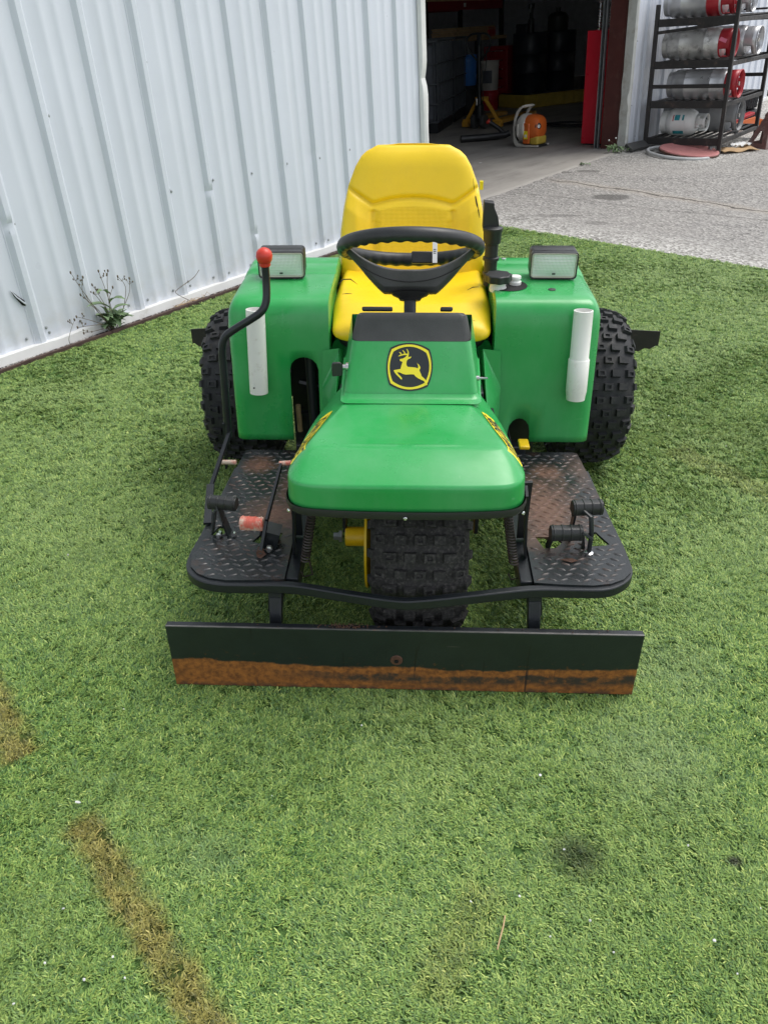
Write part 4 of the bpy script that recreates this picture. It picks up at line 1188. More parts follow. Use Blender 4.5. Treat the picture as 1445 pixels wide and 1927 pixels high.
# ---- rear body: two fenders with lamps, and the pedestal under the seat
def fender(sx):
    # profile from the lower front edge up the face, over the top, back down behind the axle
    prof = [(.722, .340), (.724, .36), (.728, .40), (.735, .47), (.744, .55), (.752, .62), (.760, .68), (.766, .715), (.774, .738), (.786, .750), (.802, .757), (.83, .7605), (.90, .7615), (.985, .7615), (1.020, .7610), (1.030, .758), (1.036, .757), (1.044, .7585), (1.052, .764), (1.062, .7665), (1.10, .767), (1.112, .7655), (1.120, .7650), (1.128, .7675), (1.140, .769), (1.165, .769), (1.182, .766), (1.195, .757), (1.21, .735), (1.25, .66), (1.30, .52), (1.32, .42)]
    def offset(k):
        out = []
        n = len(prof)
        for i in range(n):
            a = prof[max(0, i - 1)]; b_ = prof[min(n - 1, i + 1)]
            d = Vector((b_[0] - a[0], b_[1] - a[1])).normalized(); nrm = Vector((d.y, -d.x))      # towards the inside
            out.append((prof[i][0] + nrm.x * k, prof[i][1] + nrm.y * k))
        return out
    outer = lambda z: .502 + .012 * max(0, (.76 - z)) / .42 * (1 if True else 0)
    if sx > 0: slot = (.292, .358, .372, .415)
    else: slot = (.272, .356, .560, .597)
    c0, c1, zs, zt = slot
    inner = .238
    OX = .498 if sx > 0 else .492
    slot_cols = [lerp(c0, c1, q) for q in (0, .06, .2, .35, .5, .65, .8, .94, 1)]
    xs = [inner] + [lerp(inner, c0, .5)] + slot_cols + [lerp(c1, OX, .33), lerp(c1, OX, .66)] + [OX + .003]
    ny = len(prof)
    # arch row: points above the arch level are kept, below it removed inside the slot
    rws = []
    base = prof
    zlist = [p[1] for p in prof[:9]]
    ai = max(i for i in range(9) if prof[i][1] < zs)        # last row below the slot spring line
    def y_at(z):
        for i in range(9):
            if prof[i][1] <= z <= prof[i + 1][1]:
                t = (z - prof[i][1]) / (prof[i + 1][1] - prof[i][1]); return lerp(prof[i][0], prof[i + 1][0], t)
        return prof[0][0]
    prof2 = prof[:ai + 1] + [None] + [p for p in prof[ai + 1:] if p[1] > zt + .004 or p[0] > .8]
    cols = []; kinds = []
    def column(x, arch_z):
        z_ = arch_z
        return [(sx * x, p[0], p[1]) if p is not None else (sx * x, y_at(z_), z_) for p in prof2]
    for x in xs:
        if c0 <= x <= c1:
            q = (x - c0) / (c1 - c0); az = zs + (zt - zs) * math.sqrt(max(0, 1 - (2 * q - 1) ** 2))
        else: az = zs
        cols.append(column(x, az)); kinds.append(c0 - 1e-6 <= x <= c1 + 1e-6)
    # rounded outer corner and side wall: the profile shrinks inward
    for dx, k in ((.014, .0016), (.024, .0060), (.032, .0135), (.0365, .024), (.040, .045), (.044, .09), (.047, .15)):
        of = offset(k)
        pf2 = of[:ai + 1] + [None] + [of[i] for i in range(ai + 1, len(prof)) if prof[i][1] > zt + .004 or prof[i][0] > .8]
        yy = lerp(of[ai][0], of[ai + 1][0], .5); zz = zs
        cols.append([(sx * (OX + .003 + dx), p[0], p[1] - (dx / .047) ** 2 * .030 * max(0, min(1, (p[1] - .62) / .10))) if p is not None else (sx * (OX + .003 + dx), yy, zz) for p in pf2]); kinds.append(False)
    # inner side turns down behind the seat
    m = len(prof2)
    vs = [p for c in cols for p in c]; fs = []
    for i in range(len(cols) - 1):
        for k in range(m - 1):
            if kinds[i] and kinds[i + 1] and k < ai + 1: continue
            fs.append((i * m + k, i * m + k + 1, (i + 1) * m + k + 1, (i + 1) * m + k))
    # inner wall
    iw = [(p[0] - sx * .004, p[1] + .05, p[2] - .0) for p in cols[0]]
    mb = MB().add(vs, fs)
    iw = []
    of = offset(.05)
    pf2 = of[:ai + 1] + [None] + [of[i] for i in range(ai + 1, len(prof)) if prof[i][1] > zt + .004 or prof[i][0] > .8]
    r0 = cols[0]
    r1_ = [(sx * (inner - .003), p[1] + (.010 if p[1] < .80 else 0), p[2] - (.006 if p[2] > .74 else 0)) for p in r0]
    r2_ = [(sx * (inner - .004), max(p[1], 1.0 + .1 * (p[1] - .7)), min(p[2], .72)) for p in r0]
    mb.grid([r0, r1_, r2_])
    f = mb.build('fender', GREEN, tr, sharp=55)
    bm = bmesh.new(); bm.from_mesh(f.data)
    fc = [q for q in bm.faces if abs(q.calc_center_median().x) < .45 and .34 < q.calc_center_median().z < .7]
    if sum(q.normal.y for q in fc) > 0: bmesh.ops.reverse_faces(bm, faces=bm.faces)
    bm.to_mesh(f.data); bm.free()
    f.data.polygons.foreach_set('use_smooth', [True] * len(f.data.polygons)); f.data.set_sharp_from_angle(angle=R(55))
    s_ = f.modifiers.new('shell', 'SOLIDIFY'); s_.thickness = .006; s_.offset = -1
    return f
fenL = fender(-1); fenR = fender(1)
# dark panels added behind the slots to block lit turf, with rods before them
MB().box((-.31, .98, .36), (.16, .02, .54)).build('slot_blocker', BLACKP, tr)
MB().box((.33, .96, .34), (.16, .02, .40)).build('slot_blocker', BLACKP, tr)
MB().tube([(-.30, .80, .30), (-.305, .82, .60)], .016, 10).build('drive_rod', BLACKP, tr)
MB().tube([(-.345, .84, .48), (-.26, .84, .46)], .012, 8).build('cross_rod', BLACKP, tr)
MB().box((-.275, .86, .40), (.02, .05, .25), RY(.15)).build('drive_link', BLACKP, tr)
MB().box((0, .86, .26), (.70, .02, .22)).build('belly_blocker', BLACKP, tr)  # added dark sheet, keeps lit turf from showing under the body
MB().tube([(-.346, .80, .33), (-.348, .80, .42)], .008, 8).build('wood_shim', WOOD, tr)
# pedestal between the fenders
ped = MB()
secs = [(.845, .55, .226, .40), (.83, .40, .232, .40), (.815, .25, .236, .40)]
rows = []
for (y, z, hw) in ((.835, .632, .226), (.828, .615, .234), (.815, .52, .240), (.800, .42, .243), (.79, .34, .244)):
    rows.append([(-hw, y - .045, z), (-hw * .93, y - .02, z), (-hw * .80, y + .0, z), (0, y + .006, z), (hw * .80, y, z), (hw * .93, y - .02, z), (hw, y - .045, z)])
ped.grid(rows)
ped.grid([[(-.226, 1.25, .628), (0, 1.25, .632), (.226, 1.25, .628)], [(-.226, .80, .632), (0, .84, .634), (.226, .80, .632)]])
# tunnel from the console back to the pedestal
rows = []
for (y, hw, z) in ((.40, .168, .60), (.52, .178, .60), (.66, .190, .585), (.80, .205, .60), (.86, .212, .622)):
    rows.append([(-hw - .02, y, .36), (-hw - .012, y, z - .05), (-hw, y, z - .015), (-hw + .02, y, z), (0, y, z + .003), (hw - .02, y, z), (hw, y, z - .015), (hw + .012, y, z - .05), (hw + .02, y, .36)])
ped.grid(rows)
# angled gussets from the fender face down to the tunnel
for sx in (-1, 1):
    ped.add([(sx * .205, .74, .632), (sx * .256, .742, .622), (sx * .262, .728, .50), (sx * .215, .62, .50), (sx * .20, .80, .60)], [(0, 1, 2), (0, 2, 3), (0, 3, 4)])
    ped.add([(sx * .215, .62, .50), (sx * .262, .728, .50), (sx * .262, .722, .345), (sx * .222, .60, .345)], [(0, 1, 2, 3)])
pd = ped.build('seat_pedestal', GREEN, tr, sharp=30, bevel=.006)

# round-topped locating details on the decks
# lamp: housing, bezel, ribbed lens
def lamp(x, y, rz):
    h = MB()
    def rr(w, hh, r, y):
        pts = []
        for cx_, cz_, a0 in ((w - r, hh - r, 0), (-w + r, hh - r, PI / 2), (-w + r, -hh + r, PI), (w - r, -hh + r, 1.5 * PI)):
            for k in range(5):
                a = a0 + PI / 2 * k / 4; pts.append((cx_ + r * math.cos(a), y, cz_ + r * math.sin(a)))
        return pts
    rows = [rr(.0640, .0320, .010, .006), rr(.0730, .0395, .010, .0), rr(.0740, .0405, .012, .006), rr(.0740, .0405, .012, .018), rr(.073, .0392, .012, .020), rr(.0725, .0388, .012, .03), rr(.073, .0395, .012, .032), rr(.072, .0385, .012, .070), rr(.060, .032, .012, .084)]
    h.grid(rows, closed=True); h.add(rows[-1], [tuple(range(20))])
    o = h.build('headlight', PLASTIC, tr, sharp=40)
    o.matrix_local = T3(x, y, .8045) @ RZ(rz) @ RX(R(3)) @ Matrix.Diagonal((.95, 1, 1, 1))
    b = MB(); rows = [rr(.0700, .0365, .009, -.0015), rr(.0712, .0378, .009, .003), rr(.0655, .0325, .007, .002), rr(.0645, .0315, .007, .008)]
    b.grid(rows, closed=True); b.build('bezel', CREAM, o, sharp=40)
    # fluted glass: vertical ribs, a smoother band low down
    rows = []
    for j in range(25):
        z = lerp(-.0318, .0318, j / 24); row = []
        for i in range(127):
            xx = lerp(-.0648, .0648, i / 126)
            rib = .0009 * math.cos(xx * 2 * PI / .0042) + .0007 * math.cos(z * 2 * PI / .0085)
            row.append((xx, .004 + rib - .006 * (1 - (xx / .0648) ** 2) * (1 - (z / .0318) ** 2), z))
        rows.append(row)
    MB().grid(rows).build('lens', LENS, o, sharp=80)
    MB().box((0, -.0065, -.0215), (.010, .001, .005)).build('lens_mark', FADED, o)
    MB().box((0, .040, -.044), (.05, .03, .012)).build('lamp_foot', PLASTIC, o)
    return o
lamp(-.393, .955, .02); lamp(.419, .955, -.02)

# raised shallow pads, plug and filler on the right deck
MB().lathe([(.011, 0), (.011, .0015), (.009, .0022), (0, .0024)], 20, T3(.405, .868, .7612)).build('deck_plug', FADED, tr)
MB().lathe([(0, 0), (.055, 0), (.055, .001), (0, .001)], 28, T3(.283, .905, .7616)).build('filler_recess', HOLE, tr)
cp = MB(); pr_ = []
for k in range(48):
    a = 2 * PI * k / 48; r_ = .037 + .0022 * math.cos(a * 8); pr_.append((r_ * math.cos(a), r_ * math.sin(a)))
cp.prism(pr_, .022, T3(.250, .885, .780)); cp.build('fuel_cap', PLASTIC, tr, bevel=.003)
MB().lathe([(.024, 0), (.025, .006), (.025, .012), (.023, .016), (.023, .028)], 28, T3(.250, .885, .752)).build('filler_neck', PVC, tr)
MB().lathe([(.016, 0), (.018, .008), (.018, .014), (.014, .018), (.014, .022), (.017, .024), (.016, .030), (0, .032)], 20, T3(.303, .915, .757)).build('breather_cap', PVC, tr)
MB().lathe([(.008, 0), (.008, .004), (0, .006)], 12, T3(.29, 1.15, .769)).build('deck_bolt', CHROME, tr)

# white pipes strapped to the fender faces as flag holders
def pipe(x0, z0, x1, z1, y0, y1, r0, r1_, coupler):
    a, b_ = Vector((x0, y0, z0)), Vector((x1, y1, z1)); d = (b_ - a); L_ = d.length
    z = d.normalized(); xx = Vector((1, 0, 0)); yy = z.cross(xx).normalized(); xx = yy.cross(z)
    M = Matrix((xx, yy, z)).transposed().to_4x4(); M.translation = a
    if coupler:
        prof = [(r0 - .003, 0), (r0, .001), (r0, L_ * .52), (r1_ - .001, L_ * .535), (r1_, L_ * .54), (r1_, L_ * .90), (r0 + .0005, L_ * .96), (r0, L_ - .001), (r0 - .003, L_), (r0 - .004, L_ * .9), (r0 - .004, .02)]
    else: prof = [(r0 - .003, 0), (r0, .001), (r0, L_ - .001), (r0 - .003, L_), (r0 - .004, L_ * .9), (r0 - .004, .02)]
    return MB().lathe(prof, 28, M, closed=True).build('flag_tube', PVC, tr)
pL = pipe(-.440, .745, -.447, .500, .738, .712, .0268, .0268, False)
MB().lathe([(.0025, 0), (.0025, .001), (0, .001)], 8, T3(-.455, .6865, .527) @ RX(PI / 2)).build('rivet_hole', HOLE, pL)
part(pL, 'plain white pipe on the fender')
pR = pipe(.476, .745, .479, .487, .738, .710, .0268, .0300, True)
part(pR, 'white pipe with a wider coupling at its lower end')

# ---- seat
seat = bpy.data.objects.new('seat', None); seat.empty_display_size = .05; col.objects.link(seat); seat.parent = tr; seat.matrix_local = T3(-.001, -.062, .063) @ Matrix.Scale(.958, 4)   # the seat, 46 cm wide, sits between the fenders
def sgn(v): return 1 if v >= 0 else -1
def back_w(t):
    pts = [(0, .236), (.15, .250), (.35, .249), (.45, .245), (.6, .234), (.745, .217), (.866, .193), (.93, .174), (.963, .156), (.985, .134), (1, .100)]
    for i in range(len(pts) - 1):
        if pts[i][0] <= t <= pts[i + 1][0]:
            u_ = (t - pts[i][0]) / (pts[i + 1][0] - pts[i][0]); return lerp(pts[i][1], pts[i + 1][1], u_)
    return pts[-1][1]
def back_feature(x, z):
    """groove and pad relief on the seat-back front, metres outward"""
    ax = abs(x - .0)
    if ax < .135: zg = .908 - 1.15 * ax * ax
    else: zg = .887 + (ax - .135) * .62
    f = -.0105 * math.exp(-((z - zg) / .0075) ** 2)
    # lumbar panel border
    zp = .893 - 1.0 * ax * ax
    if z < zp - .004:
        f += -.009 * math.exp(-((ax - .131) / .007) ** 2)
        if ax < .125: f += .004
    # bolsters stand forward
    if z < zg: f += .022 * max(0, min(1, (ax - .14) / .05)) * min(1, (zg - z) / .06)
    return f
Z0, Z1 = .60, 1.062; NZ, NR = 110, 120
rows = []
for i in range(NZ + 1):
    t = i / NZ; z = lerp(Z0, Z1, t) if t < .985 else Z1
    cap_t = 0
    w = back_w(t); dpt = .040
    if t > .86:
        q = (t - .86) / .14; dpt *= math.sqrt(max(.0, 1 - q * q * .96))
    yc = 1.335 + (z - Z0) * .24 + .03 * (z - .85) ** 2
    row = []
    for k in range(NR):
        a = 2 * PI * k / NR; c_, s_ = math.cos(a), math.sin(a); e = 2 / 3.6
        x = w * sgn(c_) * abs(c_) ** e; y = dpt * sgn(s_) * abs(s_) ** (2 / 2.3)
        zz = z
        if s_ < 0:
            y -= back_feature(x, z) * min(1, abs(s_) * 3)
            y += .012 * (1 - (x / w) ** 2)                     # hollow of the back
        row.append((x, yc + y, zz))
    rows.append(row)
mb = MB().grid(rows, closed=True)
top = rows[-1]; cxy = (0, sum(p[1] for p in top) / NR, Z1 + .004)
vs = list(top) + [tuple(lerp(p[j], cxy[j], .5) + (.003 if j == 2 else 0) for j in range(3)) for p in top] + [cxy]
fs = [(k, (k + 1) % NR, NR + (k + 1) % NR, NR + k) for k in range(NR)] + [(NR + k, NR + (k + 1) % NR, 2 * NR) for k in range(NR)]
mb.add(vs, fs)
def make_back_mat():
    m = YELLOW.copy(); m.name = 'yellow_vinyl_back'
    nt, N, L, b = nodes_of(m)
    tc = N.new('ShaderNodeTexCoord').outputs['Object']
    sp = N.new('ShaderNodeSeparateXYZ'); L.new(tc, sp.inputs[0]); x, z = sp.outputs['X'], sp.outputs['Z']
    ax = math_node(nt, 'ABSOLUTE', x)
    zp = math_node(nt, 'SUBTRACT', .885, math_node(nt, 'MULTIPLY', math_node(nt, 'MULTIPLY', ax, ax), 1.0))
    msk = math_node(nt, 'MULTIPLY', ramp(nt, ax, .126, .123), ramp(nt, math_node(nt, 'SUBTRACT', zp, z), 0, .003))
    dots = math_node(nt, 'MULTIPLY', math_node(nt, 'SINE', math_node(nt, 'MULTIPLY', math_node(nt, 'ADD', x, z), 760)), math_node(nt, 'SINE', math_node(nt, 'MULTIPLY', math_node(nt, 'SUBTRACT', x, z), 760)))
    bp = N.new('ShaderNodeBump'); bp.inputs['Strength'].default_value = .5; bp.inputs['Distance'].default_value = .0014
    L.new(math_node(nt, 'MULTIPLY', dots, msk), bp.inputs['Height'])
    old = b.inputs['Normal'].links[0].from_socket
    L.new(old, bp.inputs['Normal']); L.new(bp.outputs[0], b.inputs['Normal'])
    return m
mb.build('backrest', make_back_mat(), seat, sharp=80)
# cushion: rounded slab with raised side bolsters and a rolled front
rows = []
NY = 70
for i in range(NY + 1):
    t = i / NY; y = lerp(.842, 1.42, t)
    w = lerp(.236, .247, min(1, t / .3)) * (1 if t > .06 else math.sqrt(max(0, 1 - ((.06 - t) / .06) ** 2)) * .12 + .88)
    zt = lerp(.668, .690, min(1, t / .22)) if t < .22 else lerp(.690, .672, (t - .22) / .78)
    zb = .594
    ff = 1 if t > .10 else math.sqrt(max(0, 1 - ((.10 - t) / .10) ** 2))
    hgt = (zt - zb)
    zc = zb + hgt * .5 * lerp(.80, 1, ff); hz = hgt * .5 * lerp(.45, 1, ff)
    row = []
    for k in range(64):
        a = 2 * PI * k / 64; c_, s_ = math.cos(a), math.sin(a)
        x = w * sgn(c_) * abs(c_) ** (2 / 3.4); z = zc + hz * sgn(s_) * abs(s_) ** (2 / 2.6)
        if s_ > 0:
            q = abs(x) / w
            z += (.034 * max(0, (q - .52) / .48) ** 1.2 * (1 - max(0, (q - .9) / .1) * .45) * min(1, max(0, (t - .10) / .35)) - .010 * max(0, 1 - (q / .55) ** 2) * min(1, t / .3)) * min(1, s_ * 2)
        row.append((x, y, z))
    rows.append(row)
mb = MB().grid(rows, closed=True); mb.add(rows[0], [tuple(range(64))]); mb.add(rows[-1], [tuple(range(64))])
mb.build('cushion', YELLOW, seat, sharp=80)
# black shell and stitched piping under the cushion
rows = []
for z, k_ in ((.560, .90), (.578, .985), (.594, 1.012), (.604, 1.006)):
    row = []
    for k in range(48):
        a = 2 * PI * k / 48; c_, s_ = math.cos(a), math.sin(a)
        row.append((.243 * k_ * sgn(c_) * abs(c_) ** (2 / 4.2), 1.13 + .291 * k_ * sgn(s_) * abs(s_) ** (2 / 4.2), z))
    rows.append(row)
mb = MB().grid(rows, closed=True); mb.add(rows[0], [tuple(range(48))])
mb.build('seat_shell', PLASTIC, seat, sharp=50)
# splits in the vinyl
def crack(pts, r): MB().tube(pts, [r * math.sin(PI * (i + .3) / (len(pts) - .4)) for i in range(len(pts))], 5).build('vinyl_split', HOLE, seat)
def on_back(x, z, lift=.0):
    t = (z - Z0) / (Z1 - Z0); w = back_w(t); q = min(1, abs(x) / w); c_ = q ** 1.8; s_ = math.sqrt(max(0, 1 - c_ * c_))
    yc = 1.335 + (z - Z0) * .24 + .03 * (z - .85) ** 2
    return (x, yc - .040 * s_ ** (2 / 2.3) - back_feature(x, z) * min(1, s_ * 3) + .012 * (1 - q * q) - lift, z)
crack([on_back(.206, .925), on_back(.209, .91), on_back(.213, .893), on_back(.219, .872), on_back(.224, .850)], .0026)
crack([on_back(.199, .965), on_back(.202, .945), on_back(.206, .925)], .001)
crack([(-.232, 1.06, .716), (-.218, 1.085, .724), (-.195, 1.09, .723), (-.172, 1.07, .713)], .0022)
crack([(-.215, 1.0, .704), (-.20, .998, .706), (-.185, 1.003, .704)], .0015)
crack([(.172, 1.03, .708), (.19, 1.04, .714), (.208, 1.04, .715)], .0015)
crack([(.12, .885, .668), (.16, .882, .667), (.185, .878, .664), (.205, .872, .658)], .0013)
crack([(-.05, .895, .676), (-.035, .90, .677)], .0018)
crack([(-.232, .876, .648), (-.228, .864, .638), (-.216, .862, .630), (-.222, .860, .625), (-.205, .858, .620)], .0018)
mb = MB()
for x, y, z, a in ((-.236, .872, .628, .4), (-.228, .866, .622, -.3), (-.218, .862, .618, .9)):
    mb.add([(0, 0, 0), (.012, 0, .004), (.009, -.005, .012), (-.004, -.004, .009)], [(0, 1, 2, 3)], T3(x, y, z) @ RZ(a))
mb.build('torn_vinyl', YELLOW, seat, smooth=False)

# black ribbed air tube and its bracket beside the seat
mb = MB()
mb.lathe([(.020, 0), (.020, .03), (.024, .032), (.024, .040), (.020, .042), (.020, .075), (.025, .077), (.025, .085), (.020, .087), (.020, .125), (.026, .128), (.028, .16), (.030, .165), (.030, .172), (.022, .176)], 20, T3(.2385, 1.03, .725))
mb.build('air_duct', PLASTIC, tr)
mb = MB(); mb.prism([(-.02, 0), (.030, 0), (.024, .035), (.012, .06), (.010, .075), (-.02, .078)], .035, T3(.228, 1.06, .893) @ RX(PI / 2)); mb.build('duct_bracket', PLASTIC, tr, bevel=.002)
MB().box((.226, 1.40, .945), (.012, .02, .026)).build('reflector', YDECAL, tr)
MB().tube([(.238, 1.03, .60), (.2385, 1.03, .73)], .006, 8).build('vent_hose', PLASTIC, tr)

# ---- lever with red ball
LV = [(-.380, .62, .905), (-.3805, .62, .86), (-.383, .61, .812), (-.396, .60, .786), (-.425, .60, .765), (-.47, .60, .738), (-.500, .60, .715), (-.513, .60, .680), (-.517, .60, .60), (-.524, .60, .46), (-.527, .60, .41)]
lev = MB().tube(smooth_path(LV, 5), .0105, 14).build('control_lever', BLACKP, tr)
MB().lathe([(.011, -.026), (.0135, -.026), (.0150, -.022), (.0145, -.018), (.0195, -.011), (.0215, 0), (.0195, .010), (.014, .0165), (.0065, .0205), (0, .0215)], 24, T3(-.380, .62, .925)).build('lever_knob', REDK, lev)
mb = MB(); mb.span((-.533, .60, .46), (-.548, .62, .30), .022, .006, (1, 0, 0)); mb.span((-.520, .60, .43), (-.556, .44, .33), .010, .010, (0, 0, 1)); mb.span((-.555, .45, .34), (-.535, .30, .31), .020, .007, (0, 0, 1))
mb.build('lever_link', BLACKP, lev)
MB().tube([(-.548, .57, .345), (-.505, .57, .345)], .007, 10).build('lever_pin', REDP, lev)

# ---- foot pedals
def pad(c, w, d, rz, m, name='pedal_pad', h=.026):
    mb = MB()
    d = d * 1.08; h = h * 1.0
    pts = [(-d * .42, -.004), (d * .42, -.004), (d * .5, h * .25), (d * .46, h * .72), (d * .28, h), (0, h * 1.06), (-d * .28, h), (-d * .46, h * .72), (-d * .5, h * .25)]
    mb.prism(pts, w, T3(*c) @ RZ(rz) @ RY(PI / 2) @ RZ(PI / 2) @ T3(0, 0, -w / 2))
    for k in range(4): mb.prism([(p[0] * 1.07, p[1] * 1.05) for p in pts], w * .07, T3(*c) @ RZ(rz) @ RY(PI / 2) @ RZ(PI / 2) @ T3(0, 0, -w / 2 + w * (.06 + .27 * k)))
    return mb
pdl = bpy.data.objects.new('foot_pedal', None); pdl.empty_display_size = .03; col.objects.link(pdl); pdl.parent = tr
pad((-.476, .262, .390), .075, .030, -.12, FADED).build('pedal_pad', PLASTIC, pdl, bevel=.002)
mb = MB(); mb.span((-.490, .268, .392), (-.478, .255, .350), .045, .004, (1, 0, 0)); mb.span((-.478, .256, .352), (-.468, .268, .29), .034, .004, (1, 0, 0)); mb.span((-.500, .272, .37), (-.512, .262, .31), .03, .003, (1, 0, 0))
mb.build('pedal_arm', BLACKP, pdl)
mb = MB(); mb.lathe([(.008, 0), (.008, .012), (.005, .013), (.005, .02)], 8, T3(-.493, .255, .312) @ RX(PI / 2)); mb.lathe([(.006, 0), (.006, .01)], 8, T3(-.455, .255, .312) @ RX(PI / 2))
mb.build('pedal_bolt', CHROME, pdl)
part(pdl, 'black foot pedal')
pdl = bpy.data.objects.new('foot_pedal', None); pdl.empty_display_size = .03; col.objects.link(pdl); pdl.parent = tr
pad((-.392, .198, .372), .058, .030, -.08, REDP, h=.024).build('pedal_pad', REDP, pdl, bevel=.003)
mb = MB(); mb.span((-.372, .17, .31), (-.356, .205, .385), .020, .007, (1, 0, 0)); mb.span((-.356, .205, .385), (-.330, .33, .475), .019, .006, (1, 0, 0)); mb.box((-.352, .225, .325), (.04, .05, .05), RY(.3)); mb.span((-.372, .20, .36), (-.355, .21, .33), .03, .004, (1, 0, 0))
mb.build('pedal_arm', BLACKP, pdl)
mb = MB(); mb.lathe([(.009, 0), (.009, .008), (.006, .009), (.006, .015)], 6, T3(-.352, .188, .315) @ RX(PI / 2)); mb.build('pedal_bolt', CHROME, pdl)
mb = MB(); mb.lathe([(.009, 0), (.009, .02)], 8, T3(-.374, .182, .315) @ RX(PI / 2)); mb.span((-.374, .17, .31), (-.366, .165, .302), .012, .02, (1, 0, 0)); mb.build('pedal_clamp', RUSTY, pdl)
MB().tube([(-.335, .33, .478), (-.305, .335, .478)], .0065, 10).build('pedal_tip', REDP, pdl)
part(pdl, 'worn red foot pedal with a long flat black arm')
pdl = bpy.data.objects.new('foot_pedal', None); pdl.empty_display_size = .03; col.objects.link(pdl); pdl.parent = tr
pad((.388, .200, .352), .080, .034, .05, PLASTIC, h=.028).build('pedal_pad', PLASTIC, pdl, bevel=.002)
mb = MB(); mb.span((.362, .215, .36), (.352, .235, .29), .026, .005, (1, 0, 0)); mb.span((.425, .195, .37), (.45, .19, .355), .03, .005, (1, 0, 0)); mb.span((.432, .215, .36), (.446, .235, .29), .026, .005, (1, 0, 0))
mb.build('pedal_arm', BLACKP, pdl)
mb = MB(); mb.tube([(.450, .195, .302), (.450, .197, .36), (.446, .21, .405), (.43, .222, .412), (.405, .235, .395)], .006, 10); mb.build('pedal_rod', BLACKP, pdl)
MB().lathe([(.011, 0), (.011, .006), (.006, .008)], 8, T3(.450, .193, .303)).build('pedal_bolt', CHROME, pdl)
part(pdl, 'lower black foot pedal')
pdl = bpy.data.objects.new('foot_pedal', None); pdl.empty_display_size = .03; col.objects.link(pdl); pdl.parent = tr
pad((.440, .240, .402), .076, .034, .10, PLASTIC, h=.028).build('pedal_pad', PLASTIC, pdl, bevel=.002)
mb = MB(); mb.span((.415, .25, .40), (.41, .262, .29), .026, .005, (1, 0, 0)); mb.build('pedal_arm', BLACKP, pdl)
part(pdl, 'upper black foot pedal')
MB().prism([(-.02, 0), (.005, -.012), (.022, -.004), (.010, .006), (-.004, .004)], .001, T3(.395, .165, .3058)).build('rust_patch', RUSTY, tr, smooth=False)
mb = MB(); mb.box((.328, .62, .386), (.030, .05, .012)); mb.build('release_lever', YPAINT, tr, bevel=.004)

# ---- finishing rake behind: only its wing blades show past the tyres
for sx in (-1, 1):
    ex = .93 if sx > 0 else -.84
    x0 = .62 * sx; xe = (1.0 if sx > 0 else -.905)
    poly = [(0, .105), (abs(xe - x0) * .62, .112), (abs(xe - x0), .105), (abs(xe - x0), .045)]
    n = 9
    L_ = abs(xe - x0)
    for i in range(n * 2):
        t = i / (n * 2 - 1); poly.append((lerp(L_ - .01, 0, t), lerp(.045, -.010, min(1, t * 1.6)) - (.010 if i % 2 else 0)))
    M = T3(x0, 1.70, .226) @ (RZ(0) if sx > 0 else RZ(0) @ Matrix.Diagonal((-1, 1, 1, 1))) @ RX(PI / 2)
    MB().prism(poly, .005, M).build('rake_wing', BLADE if False else RACKP, tr, smooth=False)
    MB().box((sx * .72, 1.69, .335), (.10, .03, .02)).build('rake_bracket', RUSTY, tr, bevel=.002)
mb = MB(); mb.box((0, 1.72, .26), (1.3, .05, .06)); mb.box((0, 1.55, .32), (.08, .4, .06)); mb.build('rake_beam', BLACKP, tr, bevel=.003)
mb = MB(); mb.box((0, 1.42, .45), (.50, .30, .30)); mb.build('engine', BLACKP, tr, bevel=.01)

# ------------------------------------------------------------------ gas cylinder rack by the wall
YB = lambda d: .0612 * d                                   # height of the yard in the building frame
rack = thing('cylinder_rack', B(5.27, -.14, 0), 'tall black steel rack of gas cylinders against the white wall', 'rack')
RW, RL = .80, 1.32
def angle_post(x, y, h0, h1, fx, fy):
    mb = MB(); mb.box((x, y, (h0 + h1) / 2), (.042, .006, h1 - h0)); mb.box((x - fx * .018, y + fy * .021, (h0 + h1) / 2), (.006, .042, h1 - h0))
    return mb
for x, y, fx, fy, h0, h1 in ((0, 0, 1, -1, -.03, 1.33), (0, -RW, 1, 1, -.075, 1.75), (RL, -RW, -1, 1, -.075, 1.75), (RL, 0, -1, -1, -.03, 1.33)):
    mb = MB(); mb.box((x, y, (h0 + h1) / 2), (.045, .038, h1 - h0)); mb.build('post', RACKP, rack, smooth=False, bevel=.004)
SH = (.06, .415, .785, 1.165)
for i, h in enumerate(SH):
    for x in (0, RL): MB().box((x, -RW / 2, h), (.034, RW - .04, .070)).build('end_rail', RACKP, rack, smooth=False, bevel=.003)
    for y in (0, -RW): MB().box((RL / 2, y, h - .004), (RL - .05, .03, .04)).build('side_rail', RACKP, rack, smooth=False, bevel=.003)
    for k in range(9): MB().box((RL / 2, -.06 - k * .085, h + .028), (RL, .040, .008), RX(.05 * (k % 3 - 1))).build('shelf_slat', RACKP, rack, smooth=False)
MB().box((0, -RW / 2, .585), (.034, RW - .04, .036)).build('end_rail', RACKP, rack, smooth=False, bevel=.003)
MB().box((RL, -RW / 2, .60), (.034, RW - .04, .036)).build('end_rail', RACKP, rack, smooth=False, bevel=.003)
MB().box((0, -RW / 2, 1.11), (.03, RW - .04, .03), RX(-.08)).build('end_rail', RACKP, rack, smooth=False, bevel=.003)
MB().box((RL, -RW / 2, 1.235), (.03, RW * .8, .02)).build('end_rail', RACKP, rack, smooth=False)
for k in range(2): MB().box((RL, -.35 - k * .16, 1.26), (.03, .05, .045)).build('hook', RACKP, rack, smooth=False)

